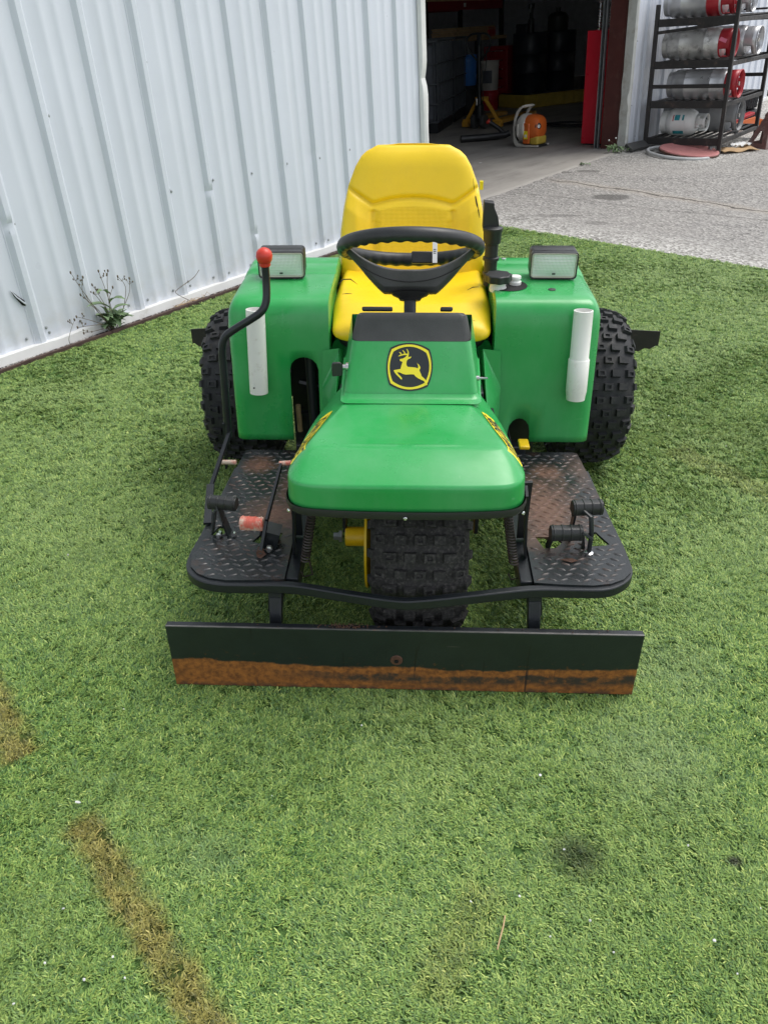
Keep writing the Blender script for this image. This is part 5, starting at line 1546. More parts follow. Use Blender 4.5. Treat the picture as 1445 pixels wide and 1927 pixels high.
def cylinder(s, d, h, label, m=ALU, collar=None, r=.142, L_=.70, tagged=False, band=False):
    """lying with its foot towards the wall and its collar towards the yard"""
    t = thing('gas_cylinder', B(s, d, h + r) @ RX(PI / 2), label, 'gas cylinder', 'gas cylinders lying in the rack')
    L2 = L_ - .17
    MB().lathe([(0, .02), (r * .55, .012), (r * .85, .03), (r * .97, .06), (r, .09), (r, L2 * .32), (r + .002, L2 * .325), (r, L2 * .33), (r, L2 * .80), (r + .002, L2 * .805), (r, L2 * .81), (r, L2 - .02), (r * .96, L2 + .02), (r * .82, L2 + .055), (r * .55, L2 + .08), (r * .2, L2 + .088), (0, L2 + .088)], 40).build('body', m, t)
    MB().lathe([(r * .84, -.01), (r * .86, -.012), (r * .86, .05), (r * .84, .05)], 36, closed=True).build('foot_ring', m, t)
    # collar with two windows
    cm_ = collar or m
    n = 48; rows = [[], [], [], []]; rc = r * .90
    vs = []; fs = []; H = [L2 + .015, L2 + .05, L2 + .115, L2 + .165]
    for z in H:
        for k in range(n):
            a = 2 * PI * k / n; vs.append((rc * math.cos(a), rc * math.sin(a), z))
    for i in range(3):
        for k in range(n):
            a = (k / n) % 1
            if i == 1 and (.06 < a < .19 or .56 < a < .69 or .80 < a < .92): continue
            fs.append((i * n + k, i * n + (k + 1) % n, (i + 1) * n + (k + 1) % n, (i + 1) * n + k))
    mb = MB().add(vs, fs); c = mb.build('collar', cm_, t); so = c.modifiers.new('shell', 'SOLIDIFY'); so.thickness = .004
    MB().tube([(rc * math.cos(2 * PI * k / 40), rc * math.sin(2 * PI * k / 40), H[3]) for k in range(40)], .0055, 8, closed=True).build('collar_rim', cm_, t)
    mb = MB(); mb.lathe([(.018, L2 + .085), (.018, L2 + .11), (.012, L2 + .112), (.012, L2 + .14), (.02, L2 + .142), (.02, L2 + .155), (0, L2 + .156)], 16); mb.build('valve', STEEL, t)
    if tagged:
        MB().prism([(-.02, -.035), (.015, -.04), (.022, .03), (-.012, .042)], .001, T3(-rc - .008, .03, L2 + .085) @ RY(-PI / 2) @ RZ(1.3)).build('tag', PINK, t, smooth=False)
    if band:
        MB().lathe([(r + .0012, L2 * .80), (r + .0015, L2 * .82), (r + .0015, L2 * 1.0), (r * .97 + .002, L2 + .018)], 40).build('painted_band', TRED, t)
    return t
z1, z2, z3, z4 = (h + .033 for h in SH)
cylinder(5.47, -.17, z4, 'scuffed aluminium gas cylinder with a red collar on the top shelf', ALU2, TRED, band=True)
cylinder(5.95, -.19, z4, 'plain aluminium gas cylinder behind the red collared one on the top shelf', ALU2)
cylinder(5.46, -.20, z3, 'dirty speckled gas cylinder with red collar and pink tag, third shelf', ALU, TRED, tagged=True)
cylinder(5.90, -.24, z3, 'clean aluminium gas cylinder behind the pink tagged one, third shelf', ALU2, L_=.78)
cylinder(5.47, -.29, z2, 'aluminium gas cylinder with a bright red collar ring behind the middle rail', ALU2, TRED, L_=.72)
cylinder(5.86, -.15, z1, 'big grey gas cylinder behind the white one on the bottom shelf', TANKG, r=.165, L_=.80)
# small white household cylinder
t = thing('gas_cylinder', B(5.46, -.27, z1 + .135) @ RX(PI / 2), 'small white household gas cylinder with printed label, bottom shelf', 'gas cylinder', 'gas cylinders lying in the rack')
r = .135
MB().lathe([(0, 0), (r * .5, .004), (r * .8, .035), (r * .96, .08), (r, .12), (r, .155), (r + .0015, .158), (r, .161), (r, .25), (r * .95, .29), (r * .78, .335), (r * .5, .362), (r * .2, .37), (0, .37)], 40).build('body', TANKW, t)
MB().lathe([(r * .80, -.02), (r * .82, -.02), (r * .82, .04), (r * .80, .04)], 36, closed=True).build('foot_ring', TANKW, t)
vs = []; fs = []; n = 60; rc = .085; H = [.352, .385, .425, .455]
for z in H:
    for k in range(n):
        a = 2 * PI * k / n; vs.append((rc * math.cos(a), rc * math.sin(a), z))
for i in range(3):
    for k in range(n):
        if 36 <= k <= 42 and i >= 0: continue
        if i == 1 and (k % 10) in (2, 3, 4): continue
        fs.append((i * n + k, i * n + (k + 1) % n, (i + 1) * n + (k + 1) % n, (i + 1) * n + k))
c = MB().add(vs, fs).build('collar', TANKW, t); so = c.modifiers.new('shell', 'SOLIDIFY'); so.thickness = .004
MB().lathe([(.02, .37), (.02, .40), (.012, .402), (.012, .425), (.022, .427), (.022, .445), (0, .446)], 14).build('valve', STEEL, t)
def wrap(a0, a1, z0, z1, m, nm):
    rows = []
    for i in range(13):
        a = lerp(a0, a1, i / 12); rows.append([((r + .0016) * math.cos(a), (r + .0016) * math.sin(a), z) for z in (z0, z1)])
    return MB().grid(rows).build(nm, m, t)
wrap(PI * .62, PI * 1.36, .105, .255, PAPER, 'label_sheet')
for a0, a1, z0, z1_, m_ in ((.80, .93, .145, .20, TEAL), (.80, .93, .225, .245, TEAL), (.80, .95, .125, .135, TRED), (1.18, 1.28, .13, .245, TEAL)):
    q = wrap(PI * a0, PI * a1, z0, z1_, m_, 'label_print'); q.scale = (1.006, 1.006, 1)

# ------------------------------------------------------------------ things on the asphalt by the rack
lc = (5.07, -.655)
def yardM(s, d, h=0):
    p = yard(s, d); return Matrix.Translation((p.x, p.y, h)) @ RZ(math.atan2(U.y, U.x))
t = thing('metal_hoop', yardM(lc[0] - .03, lc[1] + .035, .0), 'pale grey steel hoop with a clamp lying under the red lid', 'hoop')
MB().tube([(.335 * math.cos(2 * PI * k / 64), .335 * math.sin(2 * PI * k / 64), .018 + .012 * math.sin(2 * PI * k / 64)) for k in range(64)], .016, 10, closed=True).build('ring', HOOP, t)
MB().box((.25, -.225, .05), (.05, .03, .025), RZ(.7)).build('clamp', GALV, t, bevel=.004)
t = thing('round_lid', yardM(lc[0] + .03, lc[1] - .03, .028) @ RX(R(3.5)) @ RY(R(-1.5)), 'faded red drum lid with a rusty rim lying by the rack', 'lid')
MB().lathe([(0, .018), (.27, .018), (.283, .024), (.300, .022), (.305, .012), (.303, -.006), (.296, -.006), (.296, .004), (0, .004)], 64).build('disc', LID, t)
MB().tube([(.303 * math.cos(2 * PI * k / 64), .303 * math.sin(2 * PI * k / 64), .004) for k in range(64)], .009, 8, closed=True).build('rim', RUSTY, t)
# jack stand
t = thing('jack_stand', yardM(6.02, -1.20, 0) @ RZ(.35), 'worn maroon jack stand with triangular holes in its legs', 'jack stand')
def leg(rz):
    o = flat_shape('leg', [[(-.135, 0), (.135, 0), (.125, .03), (.045, .30), (-.045, .30), (-.125, .03)], [(-.06, .05), (.06, .05), (.02, .17), (-.02, .17)]], .006, STANDP, t, RZ(rz) @ T3(0, -.135, 0) @ RX(PI / 2 - .33))
    return o
for k in range(4): leg(k * PI / 2 + PI / 4)
mb = MB(); mb.lathe([(.052, .27), (.058, .29), (.058, .325), (.045, .34), (.030, .36), (.028, .40), (0, .40)], 20); mb.build('collar', STANDP, t)
mb = MB(); mb.box((0, 0, .43), (.035, .022, .12)); mb.prism([(-.06, .05), (-.05, .015), (-.02, 0), (.02, 0), (.05, .015), (.06, .05), (.045, .05), (.03, .03), (-.03, .03), (-.045, .05)], .05, T3(0, .025, .475) @ RX(PI / 2)); mb.build('saddle', STANDP, t, bevel=.003)
mb = MB(); mb.span((.05, 0, .33), (.15, .02, .28), .014, .02); mb.build('ratchet_handle', STANDP, t)
# orange trolley jack behind the stand
t = thing('trolley_jack', yardM(7.15, -.60, 0) @ RZ(-.25), 'low orange red trolley jack behind the rack', 'jack')
for y in (-.11, .11):
    MB().prism([(-.36, .05), (.34, .04), (.36, .09), (.10, .15), (-.30, .12)], .012, T3(0, y, 0) @ RX(PI / 2)).build('side_plate', ORANGE, t, bevel=.002)
mb = MB(); mb.span((-.25, 0, .10), (.22, 0, .17), .08, .03); mb.build('lift_arm', TRED, t, bevel=.003)
MB().tube([(-.30, 0, .12), (-.42, .02, .5)], .016, 10).build('handle', ORANGE, t)
for x in (-.30, .30):
    for y in (-.13, .13): MB().lathe([(0, -.015), (.05, -.015), (.05, .015), (0, .015)], 18, T3(x, y, .05) @ RX(PI / 2)).build('caster', RUBBER, t)
# tyres
def car_tyre(M, rad, hw, label, m=RUBBER):
    t = thing('spare_tyre', M, label, 'tyre', 'old tyres by the wall')
    rows = []
    prof = [(rad * .56, -hw * .8), (rad * .62, -hw * .95), (rad * .78, -hw), (rad * .93, -hw * .92), (rad * .985, -hw * .72), (rad, -hw * .35), (rad, hw * .35), (rad * .985, hw * .72), (rad * .93, hw * .92), (rad * .78, hw), (rad * .62, hw * .95), (rad * .56, hw * .8), (rad * .58, 0)]
    MB().lathe(prof, 48, closed=True).build('carcass', m, t)
    mb = MB()
    for k in range(44):
        a = 2 * PI * k / 44
        for z, sl in ((-.55, .3), (0, -.3), (.55, .3)):
            mb.box((rad * .997 * math.cos(a), rad * .997 * math.sin(a), z * hw), (.012, 2 * PI * rad / 44 * .6, hw * .40), RZ(a) @ RX(sl))
    q = mb.build('tread_block', m, t, smooth=False); q['kind'] = 'stuff'
    return t
car_tyre(yardM(7.62, -.36, .10), .29, .085, 'lower black tyre lying flat behind the rack')
car_tyre(yardM(7.60, -.34, .27), .28, .080, 'upper worn tyre lying on another tyre behind the rack')
car_tyre(yardM(8.35, -.92, .29) @ RZ(.25) @ RX(PI / 2), .30, .10, 'tyre standing upright behind the jack stand at the right edge')
# cardboard and paper
t = thing('cardboard_sheet', yardM(5.56, -1.03, .006) @ RZ(-.5), 'flattened tan cardboard sheet on the gravel beside the rack', 'cardboard')
rows = [[(lerp(-.25, .25, i / 12), lerp(-.10, .10, j / 4), .018 + .012 * math.sin(i * .9 + j)) for i in range(13)] for j in range(5)]
c = MB().grid(rows).build('panel', CARDB, t); so = c.modifiers.new('thick', 'SOLIDIFY'); so.thickness = .006
t = thing('paper_sheet', yardM(5.72, -1.02, .04) @ RZ(-.3), 'crumpled white paper lying on the cardboard beside the rack', 'paper')
rows = [[(lerp(-.13, .13, i / 10), lerp(-.06, .06, j / 5), .010 + .014 * math.sin(i * 1.3 + j * 2.0)) for i in range(11)] for j in range(6)]
c = MB().grid(rows).build('sheet', PAPER, t, sharp=15); so = c.modifiers.new('thick', 'SOLIDIFY'); so.thickness = .001
t = thing('timber_block', yardM(5.03, -.13, .02) @ RZ(-.15) @ RX(.5), 'weathered grey board propped against the foot of the wall', 'board')
MB().box((0, 0, .03), (.36, .10, .035)).build('plank', OLDTRIM if False else FADED, t, smooth=False, bevel=.004)

# ------------------------------------------------------------------ inside the workshop
t = thing('steel_cabinet', B(5.27, .62, 0), 'tall bright red steel cabinet just inside the doorway', 'cabinet')
MB().box((.25, -.21, .575), (.5, .42, 1.12)).build('body', CABRED, t, smooth=False, bevel=.006)
MB().box((.25, -.21, .0075), (.46, .38, .015)).build('plinth', BLACKP, t, smooth=False)
MB().tube([(-.003, -.24 + .035 * math.cos(a * .5), 1.00 + .035 * math.sin(a * .5)) for a in range(13)], .0022, 6, closed=False).build('round_mark', DKRED, t)
for i, (dx, dy, lab) in enumerate(((.07, -.10, 'left chrome coil spring shock absorber standing on the red cabinet'), (.12, -.20, 'right chrome coil spring shock absorber standing on the red cabinet'))):
    q = thing('shock_absorber', B(5.27 + dx, .62 + dy, 1.135), lab, 'shock absorber', 'shock absorbers on the red cabinet')
    MB().lathe([(.028, 0), (.03, .02), (.014, .03), (.014, .20), (.009, .21), (.009, .25), (.022, .252), (.03, .262), (.02, .275), (0, .278)], 16).build('rod', CHROME, q)
    MB().tube([(.024 * math.cos(k * .6), .024 * math.sin(k * .6), .03 + .165 * k / 70) for k in range(71)], .0042, 6).build('coil', CHROME, q)
MB()
# backpack blower: pale frame and handle, volute, orange shroud
t = thing('backpack_blower', B(5.05, 1.13, 0) @ RZ(-.12), 'orange and off white backpack leaf blower standing on the concrete', 'leaf blower')
# local: y runs into the building (to the left in the picture), so the frame stands at +y
fr = [(.165, .02), (.19, .06), (.197, .20), (.185, .30), (.155, .375), (.11, .42), (.07, .432), (.062, .42), (.10, .40), (.135, .36), (.162, .30), (.172, .20), (.166, .10), (.135, .045), (.06, .028), (-.13, .026), (-.15, .03), (-.15, .008), (.14, .004)]
for x in (-.11, .10):
    MB().prism([(p[0], p[1]) for p in fr], .028, T3(x, 0, 0) @ RZ(PI / 2) @ RX(PI / 2)).build('frame', OFFW, t, bevel=.003)
mb = MB(); mb.box((0, .178, .19), (.20, .016, .26)); mb.box((0, 0, .016), (.20, .29, .018)); mb.build('back_plate', PLASTIC, t)
MB().tube([(-.10, .075, .425), (0, .072, .428), (.10, .075, .425)], .014, 10).build('carry_handle', OFFW, t)
MB().lathe([(.02, -.06), (.14, -.06), (.152, -.04), (.155, 0), (.150, .04), (.13, .055), (.02, .055)], 36, T3(0, .075, .195) @ RX(PI / 2)).build('fan_housing', OFFW, t)
MB().tube([(-.150, .10, .12), (-.152, .10, .25)], .010, 8).build('housing_rib', OFFW, t)
mb = MB()
rows = []
for y, k in ((.03, 1.0), (-.02, 1.03), (-.09, .95), (-.125, .80), (-.14, .5)):
    row = []
    for i in range(28):
        a = 2 * PI * i / 28; row.append((.125 * k * sgn(math.cos(a)) * abs(math.cos(a)) ** .75, y, .205 + .135 * k * sgn(math.sin(a)) * abs(math.sin(a)) ** .8))
    rows.append(row)
mb.grid(rows, closed=True); mb.add(rows[-1], [tuple(range(28))])
mb.build('engine_shroud', ORANGE, t)
MB().box((-.118, .0, .15), (.03, .085, .22)).build('side_cover', ORANGE, t, bevel=.012)
MB().box((-.134, .0, .135), (.002, .05, .085)).build('warning_label', YDECAL, t, smooth=False)
MB().box((-.1355, .0, .125), (.002, .03, .03)).build('warning_label', PAPER, t, smooth=False)
mb = MB(); mb.lathe([(.042, 0), (.045, .02), (.036, .035), (.02, .04), (0, .04)], 20, T3(-.06, -.10, .225) @ RX(PI / 2) @ RY(-.5)); mb.build('starter_cover', PLASTIC, t)
MB().lathe([(.018, 0), (.018, .003), (0, .004)], 16, T3(-.078, -.138, .225) @ RX(PI / 2) @ RY(-.5)).build('badge', PAPER, t)
MB().box((0, -.08, .075), (.19, .12, .09)).build('fuel_tank', SPILL, t, bevel=.02)
# blower tube
t = thing('blower_tube', B(5.40, 1.93, .045) @ RZ(.70), 'black blower tube with a red collar lying beside the blower', 'tube')
MB().tube([(-.02, .34, 0), (0, .05, 0), (.0, -.22, .01), (.01, -.27, .03)], [.042, .040, .037, .036], 18).build('pipe', PLASTIC, t)
MB().tube([(.01, -.20, .03), (.02, -.14, .09), (.03, -.05, .15), (.03, -.02, .17)], .026, 12).build('elbow', PLASTIC, t)
MB().lathe([(.030, 0), (.030, .025), (.026, .026), (.026, -.001)], 16, T3(.03, -.02, .165) @ RX(-.9)).build('red_collar', REDK, t)
# pallet jack
t = thing('pallet_jack', B(6.58, 2.76, 0) @ RZ(.06), 'yellow hand pallet jack with a black loop handle', 'pallet jack')
for y in (-.07, .07): MB().lathe([(0, -.03), (.085, -.03), (.09, -.02), (.09, .02), (.085, .03), (0, .03)], 24, T3(0, y, .09) @ RX(PI / 2)).build('steer_wheel', FADED, t)
mb = MB(); mb.tube([(0, 0, .15), (-.02, 0, 1.02)], .026, 10); mb.build('mast', BLACKP, t)
lp = [(-.02, -.03, .84), (-.02, -.12, .93), (-.03, -.175, 1.02), (-.03, -.17, 1.10), (-.035, -.11, 1.145), (-.035, 0, 1.155), (-.035, .11, 1.145), (-.03, .17, 1.10), (-.03, .175, 1.02), (-.02, .12, .93), (-.02, .03, .84)]
MB().tube(smooth_path(lp, 4), .013, 8).build('loop_handle', BLACKP, t)
MB().box((-.02, 0, 1.08), (.035, .05, .14)).build('grip_block', BLACKP, t, bevel=.004)
MB().tube(smooth_path([(-.03, -.10, 1.04), (-.06, -.13, .8), (-.06, -.07, .55), (-.04, -.08, .40), (-.02, -.03, .28)], 5), .006, 6).build('hydraulic_hose', RUBBER, t)
mb = MB(); mb.lathe([(.06, .13), (.06, .30), (.04, .31), (.032, .40), (0, .40)], 18); mb.build('pump', BLACKP, t)
mb = MB(); mb.lathe([(.018, .30), (.018, .38), (0, .385)], 10, T3(-.045, .02, 0)); mb.build('ram', CHROME, t)
for y in (-1, 1):
    mb = MB(); mb.span((.06, y * .05, .38), (.10, y * .27, .06), .045, .035, (1, 0, 0)); mb.build('yoke_arm', JACKY, t, bevel=.004)
    mb = MB(); mb.box((.65, y * .235, .085), (1.15, .15, .05)); mb.box((.09, y * .255, .05), (.10, .09, .07)); mb.build('fork', JACKY, t, bevel=.004)
MB().box((.07, 0, .37), (.10, .16, .05)).build('yoke_head', JACKY, t, bevel=.006)
# caged liquid totes along the left
def tote(s, d, rz, label):
    t = thing('liquid_tote', B(s, d, 0) @ RZ(rz), label, 'liquid tote', 'caged liquid totes')
    MB().box((0, 0, .60), (1.12, .95, .92)).build('tank', DARKIN, t, bevel=.05, seg=3)
    for k in range(9):
        for y in (-.50, .50): MB().tube([(-.56 + k * .14, y, .13), (-.56 + k * .14, y, 1.10)], .009, 6).build('cage_bar', CAGE, t)
    for k in range(8):
        for x in (-.58, .58): MB().tube([(x, -.46 + k * .131, .13), (x, -.46 + k * .131, 1.10)], .009, 6).build('cage_bar', CAGE, t)
    for h in (.14, .36, .60, .84, 1.10):
        MB().tube([(-.59, -.51, h), (.59, -.51, h), (.59, .51, h), (-.59, .51, h)], .011, 6, closed=True).build('cage_hoop', CAGE, t)
    MB().box((0, 0, .065), (1.18, 1.0, .12)).build('pallet_base', BLACKP, t)
    MB().lathe([(0, -.06), (.05, -.06), (.06, 0), (.05, .05), (0, .05)], 16, T3(-.62, -.25, .30) @ RY(PI / 2)).build('outlet_valve', OFFW, t)
tote(6.33, 3.75, .40, 'dark caged liquid tote nearest to the left door jamb')
tote(7.62, 4.30, .40, 'second dark caged liquid tote, beside the blue pail')
# pails, drums
def pail(s, d, h, r, hh, m, name, label, cat, group=None, lid=None, band=None):
    t = thing(name, B(s, d, h), label, cat, group)
    MB().lathe([(0, 0), (r * .90, 0), (r * .93, .01), (r, hh * .80), (r + .006, hh * .81), (r + .006, hh * .86), (r, hh * .87), (r + .003, hh - .02), (r + .008, hh - .01), (r + .008, hh), (r - .01, hh), (r - .012, hh - .012), (0, hh - .012)], 30).build('shell', m, t)
    if lid: MB().lathe([(r + .012, hh - .028), (r + .012, hh + .004), (r - .008, hh + .006), (r - .014, hh - .002), (0, hh - .002)], 30).build('lid', lid, t)
    if band:
        rows = []
        for i in range(9):
            a = lerp(PI * .9, PI * 1.25, i / 8); rows.append([((r * .985 + .003) * math.cos(a), (r * .985 + .003) * math.sin(a), z) for z in (hh * .25, hh * .68)])
        MB().grid(rows).build('label_sheet', band, t)
    return t
pail(8.38, 4.05, 0, .15, .42, RUBBER, 'black_drum', 'small black drum under the blue pail', 'drum')
pail(8.38, 4.05, .42, .135, .43, BLUE, 'blue_pail', 'blue pail standing on a small black drum', 'pail', band=None)
t = thing('plastic_pipe', B(8.05, 4.20, 0), 'white plastic pipe standing beside the blue pail', 'pipe')
MB().lathe([(.028, 0), (.028, .42), (.032, .43), (.032, .50), (.028, .51), (.028, .88)], 16).build('tube', PVC, t)
pail(9.05, 4.05, 0, .15, .30, TRED, 'red_pail', 'red pail under the white pail behind the pallet jack', 'pail')
pail(9.05, 4.05, .30, .15, .43, OFFW, 'white_pail', 'white pail with a dark label stacked on a red pail', 'pail', band=DARKIN)
pail(9.88, 4.25, 0, .17, .36, TRED, 'red_pail', 'red pail with a pale lid on a low black stand', 'pail')
pail(9.88, 4.25, .36, .17, .20, FADED, 'grey_pail', 'short grey pail with a white lid on top of the red pail', 'pail', lid=OFFW)
# dark red tool chest and its chrome pole, with a bench behind
t = thing('tool_chest', B(9.50, 4.20, 0), 'tall dark red tool chest behind the pallet jack', 'tool chest')
MB().box((.22, 0, .47), (.44, .46, .90)).build('body', DKRED, t, bevel=.008)
for k in range(6): MB().box((-.006, 0, .14 + k * .135), (.014, .42, .115)).build('drawer', DKRED, t, bevel=.003)
for k in range(6): MB().box((-.02, 0, .175 + k * .135), (.012, .30, .012)).build('drawer_pull', CHROME, t)
t = thing('chrome_pole', B(9.72, 3.80, 0), 'upright chrome pole with a black head beside the tool chest', 'pole')
MB().tube([(0, 0, 0), (0, 0, 1.06)], .02, 12).build('tube', CHROME, t)
MB().box((0, 0, 1.14), (.16, .22, .16)).build('head', BLACKP, t, bevel=.02)
MB().box((0, 0, .02), (.3, .3, .04)).build('foot', BLACKP, t, bevel=.01)
t = thing('workbench', B(9.7, 4.95, 0), 'long workbench with a tan wooden top at the back', 'workbench')
MB().box((0, 0, 1.04), (1.9, .62, .05)).build('top', WOOD, t, bevel=.004)
for x in (-.9, .9):
    for y in (-.27, .27): MB().box((x, y, .507), (.07, .07, 1.014)).build('leg', RACKP, t)
MB().box((0, 0, .45), (1.75, .5, .03)).build('shelf', WOOD, t)
t = thing('plywood_stack', B(9.55, 4.85, 1.066), 'stack of tan plywood sheets lying on the workbench', 'plywood')
for k in range(5): MB().box((.01 * (k % 2), .012 * (k % 3), .016 + k * .032), (1.30, .46, .028)).build('sheet', WOOD, t, bevel=.002)
def carton(s, d, h, dims, label, m=CARDB, rz=0):
    t = thing('cardboard_box', B(s, d, h) @ RZ(rz), label, 'box', 'boxes in the workshop')
    MB().box((0, 0, dims[2] / 2), dims).build('carton', m, t, bevel=.004)
    MB().box((0, 0, dims[2] + .001), (dims[0] * .98, .05, .002)).build('tape', OFFW, t, smooth=False)
    return t
carton(8.72, 4.55, .72, (.22, .30, .16), 'small tan box under the left end of the workbench top')
t = thing('shelf_stand', B(8.72, 4.55, 0), 'low black stand under the small tan box', 'stand')
MB().box((0, 0, .70), (.30, .40, .03)).build('top', RACKP, t)
for x in (-.12, .12): MB().box((x, 0, .343), (.03, .36, .685)).build('leg', RACKP, t)
carton(10.35, 4.55, .465, (.2, .28, .22), 'yellowish box beside the chrome pole, lower of two')
carton(10.35, 4.55, .690, (.2, .28, .20), 'yellowish box beside the chrome pole, upper of two', CARDB, .08)
carton(10.10, 4.75, 1.065, (.22, .26, .14), 'orange red box on the workbench beside the pole', TRED)
# black drums on a yellow spill pallet
t = thing('spill_pallet', B(9.95, 3.52, 0) @ RZ(-.40), 'yellow spill pallet under the black drums', 'spill pallet')
MB().box((0, 0, .10), (1.36, .72, .20)).build('tray', SPILL, t, bevel=.02)
for k in range(7): MB().box((-.60 + k * .2, -.364, .10), (.05, .012, .17)).build('rib', SPILL, t, bevel=.003)
MB().box((0, 0, .206), (1.28, .64, .014)).build('grate', BLACKP, t)
def drum(s, d, label):
    t = thing('black_drum', B(s, d, .214), label, 'drum', 'black drums on the spill pallet')
    MB().lathe([(0, 0), (.28, 0), (.285, .02), (.285, .28), (.292, .29), (.285, .30), (.285, .56), (.292, .57), (.285, .58), (.285, .84), (.29, .86), (.28, .875), (.275, .86), (0, .86)], 36).build('shell', MATS['drum_black'], t)
    return t
mat('drum_black', (.012, .016, .024), .45, vary=.15)
drum(9.67, 3.64, 'left black steel drum on the yellow spill pallet')
drum(10.22, 3.40, 'right black steel drum on the yellow spill pallet')
t = thing('drum_pump', B(9.67, 3.64, 1.076), 'black hand pump standing on the left black drum', 'pump')
mb = MB(); mb.lathe([(.05, 0), (.05, .20), (.03, .22), (.03, .34), (.05, .35), (.05, .42), (0, .43)], 16); mb.build('barrel', PLASTIC, t)
MB().tube([(0, 0, .38), (-.12, -.05, .40), (-.16, -.06, .30)], .012, 8).build('spout', GALV, t)
t = thing('oil_can', B(10.2, 3.42, 1.076), 'black oil container standing on the right black drum', 'container')
MB().lathe([(0, 0), (.16, 0), (.17, .02), (.17, .22), (.12, .27), (.04, .29), (.04, .33), (0, .33)], 20).build('can', PLASTIC, t)
MB().lathe([(.045, .33), (.045, .35), (0, .352)], 12).build('cap', FADED, t)
t = thing('fire_extinguisher', B(9.62, 4.28, .42), 'red extinguisher shaped canister left of the black drums', 'canister')
MB().lathe([(0, 0), (.06, 0), (.065, .02), (.065, .30), (.045, .35), (.02, .37), (0, .37)], 16).build('canister', TRED, t)
MB().box((0, 0, .39), (.03, .08, .04)).build('valve', BLACKP, t)
t = thing('shelf_stand', B(9.62, 4.28, 0), 'low black stand under the red canister', 'stand')
MB().box((0, 0, .405), (.2, .2, .03)).build('top', RACKP, t); MB().box((0, 0, .195), (.1, .1, .39)).build('leg', RACKP, t)
# pallet racking across the back with boards on it
t = thing('pallet_racking', B(10.0, 5.55, 0), 'red beamed pallet racking with boards across the back of the workshop', 'racking')
for s in (-1.25, 1.25):
    for d in (-.45, .45): MB().box((s, d, 1.7), (.08, .06, 3.4)).build('upright', RACKP, t)
for h in (1.55, 2.6):
    for d in (-.47, .47): MB().box((0, d, h), (2.44, .045, .13)).build('beam', DKRED, t)
for k in range(6): MB().box((0, -.42 + k * .168, 1.632), (2.5, .14, .03)).build('deck_board', WOOD, t)
MB().box((-.1, -.495, 1.555), (.07, .006, .06)).build('beam_label', PAPER, t, smooth=False)
t = thing('timber_stack', B(10.0, 5.5, 1.648), 'stack of tan boards lying on the red racking', 'timber')
for k in range(3): MB().box((.02 * k, .02 * k, .02 + k * .042), (2.3 - .1 * k, .7, .038)).build('board', WOOD, t)
t = thing('notice_board', B(8.3, 5.05, 1.36), 'pair of pale notices hanging on a dark post', 'notice')
MB().box((0, .02, -.1), (.5, .02, .5)).build('panel', DARKIN, t); MB().box((-.10, 0, .02), (.20, .006, .12)).build('notice', PAPER, t, smooth=False); MB().box((.13, 0, .03), (.16, .006, .09)).build('notice', OFFW, t, smooth=False)
MB().box((0, .06, -.68), (.05, .05, 1.36)).build('post', RACKP, t)
# bench and bits along the right wall
t = thing('workbench', B(10.6, 2.35, 0), 'grey edged workbench with wooden legs behind the red cabinet', 'workbench')
MB().box((.35, 0, .83), (.9, .9, .09)).build('top', OFFW, t, bevel=.004)
for x in (-.06, .75):
    for y in (-.40, .40): MB().box((x, y, .39), (.08, .08, .78)).build('leg', WOOD, t)
MB().box((.35, 0, .28), (.8, .8, .03)).build('shelf', WOOD, t)
t = thing('parts_bin', B(10.75, 2.45, .295), 'tan parts bin on the lower shelf of the grey bench', 'bin')
MB().prism([(-.15, 0), (.15, 0), (.17, .16), (-.17, .12)], .34, T3(0, .17, 0) @ RX(PI / 2)).build('bin_shell', CARDB, t, bevel=.004)
t = thing('bench_vice', B(10.6, 2.45, .875), 'dark bench vice on the grey edged workbench', 'vice')
mb = MB(); mb.box((0, 0, .05), (.16, .12, .10)); mb.box((-.05, 0, .13), (.06, .16, .08)); mb.box((.06, 0, .13), (.06, .16, .08)); mb.tube([(-.2, 0, .09), (.0, 0, .09)], .015, 8); mb.build('jaws', BLACKP, t, bevel=.006)
MB().tube([(-.2, -.09, .09), (-.2, .09, .09)], .008, 8).build('handle', STEEL, t)
t = thing('black_locker', B(7.9, .75, 0), 'black locker in the shade behind the red cabinet', 'locker')
MB().box((.3, 0, .95), (.6, .5, 1.9)).build('body', RACKP, t, bevel=.005); MB().box((-.01, 0, .95), (.02, .46, 1.8)).build('door', BLACKP, t, bevel=.004)
t = thing('broom', B(10.9, 3.0, 0) @ RX(.06), 'wooden broom handle leaning behind the black drums', 'broom')
MB().tube([(0, 0, .10), (0, .05, 1.42)], .013, 8).build('handle', WOOD, t); MB().box((0, 0, .07), (.08, .34, .09)).build('head', JACKY, t)
t = thing('cable_coil', B(6.95, 1.55, .012), 'tangle of dark cable lying on the workshop floor', 'cable')
pts = []
rc_ = random.Random(31)
for k in range(150):
    a = k * .27; r_ = .24 + .10 * noise.noise((k * .05, 1, 2)) + .05 * math.sin(k * .11)
    pts.append((r_ * math.cos(a) * .8, r_ * math.sin(a) * 1.3, .01 + .02 * (.5 + .5 * noise.noise((k * .1, 5, 5)))))
MB().tube(pts, .009, 6).build('cable', RUBBER, t)
t = thing('scrap_of_paper', B(3.75, 1.05, .004), 'tiny scrap of white paper on the concrete floor', 'paper')
MB().prism([(-.02, -.01), (.02, -.012), (.025, .008), (-.01, .014)], .002).build('scrap', PAPER, t, smooth=False)

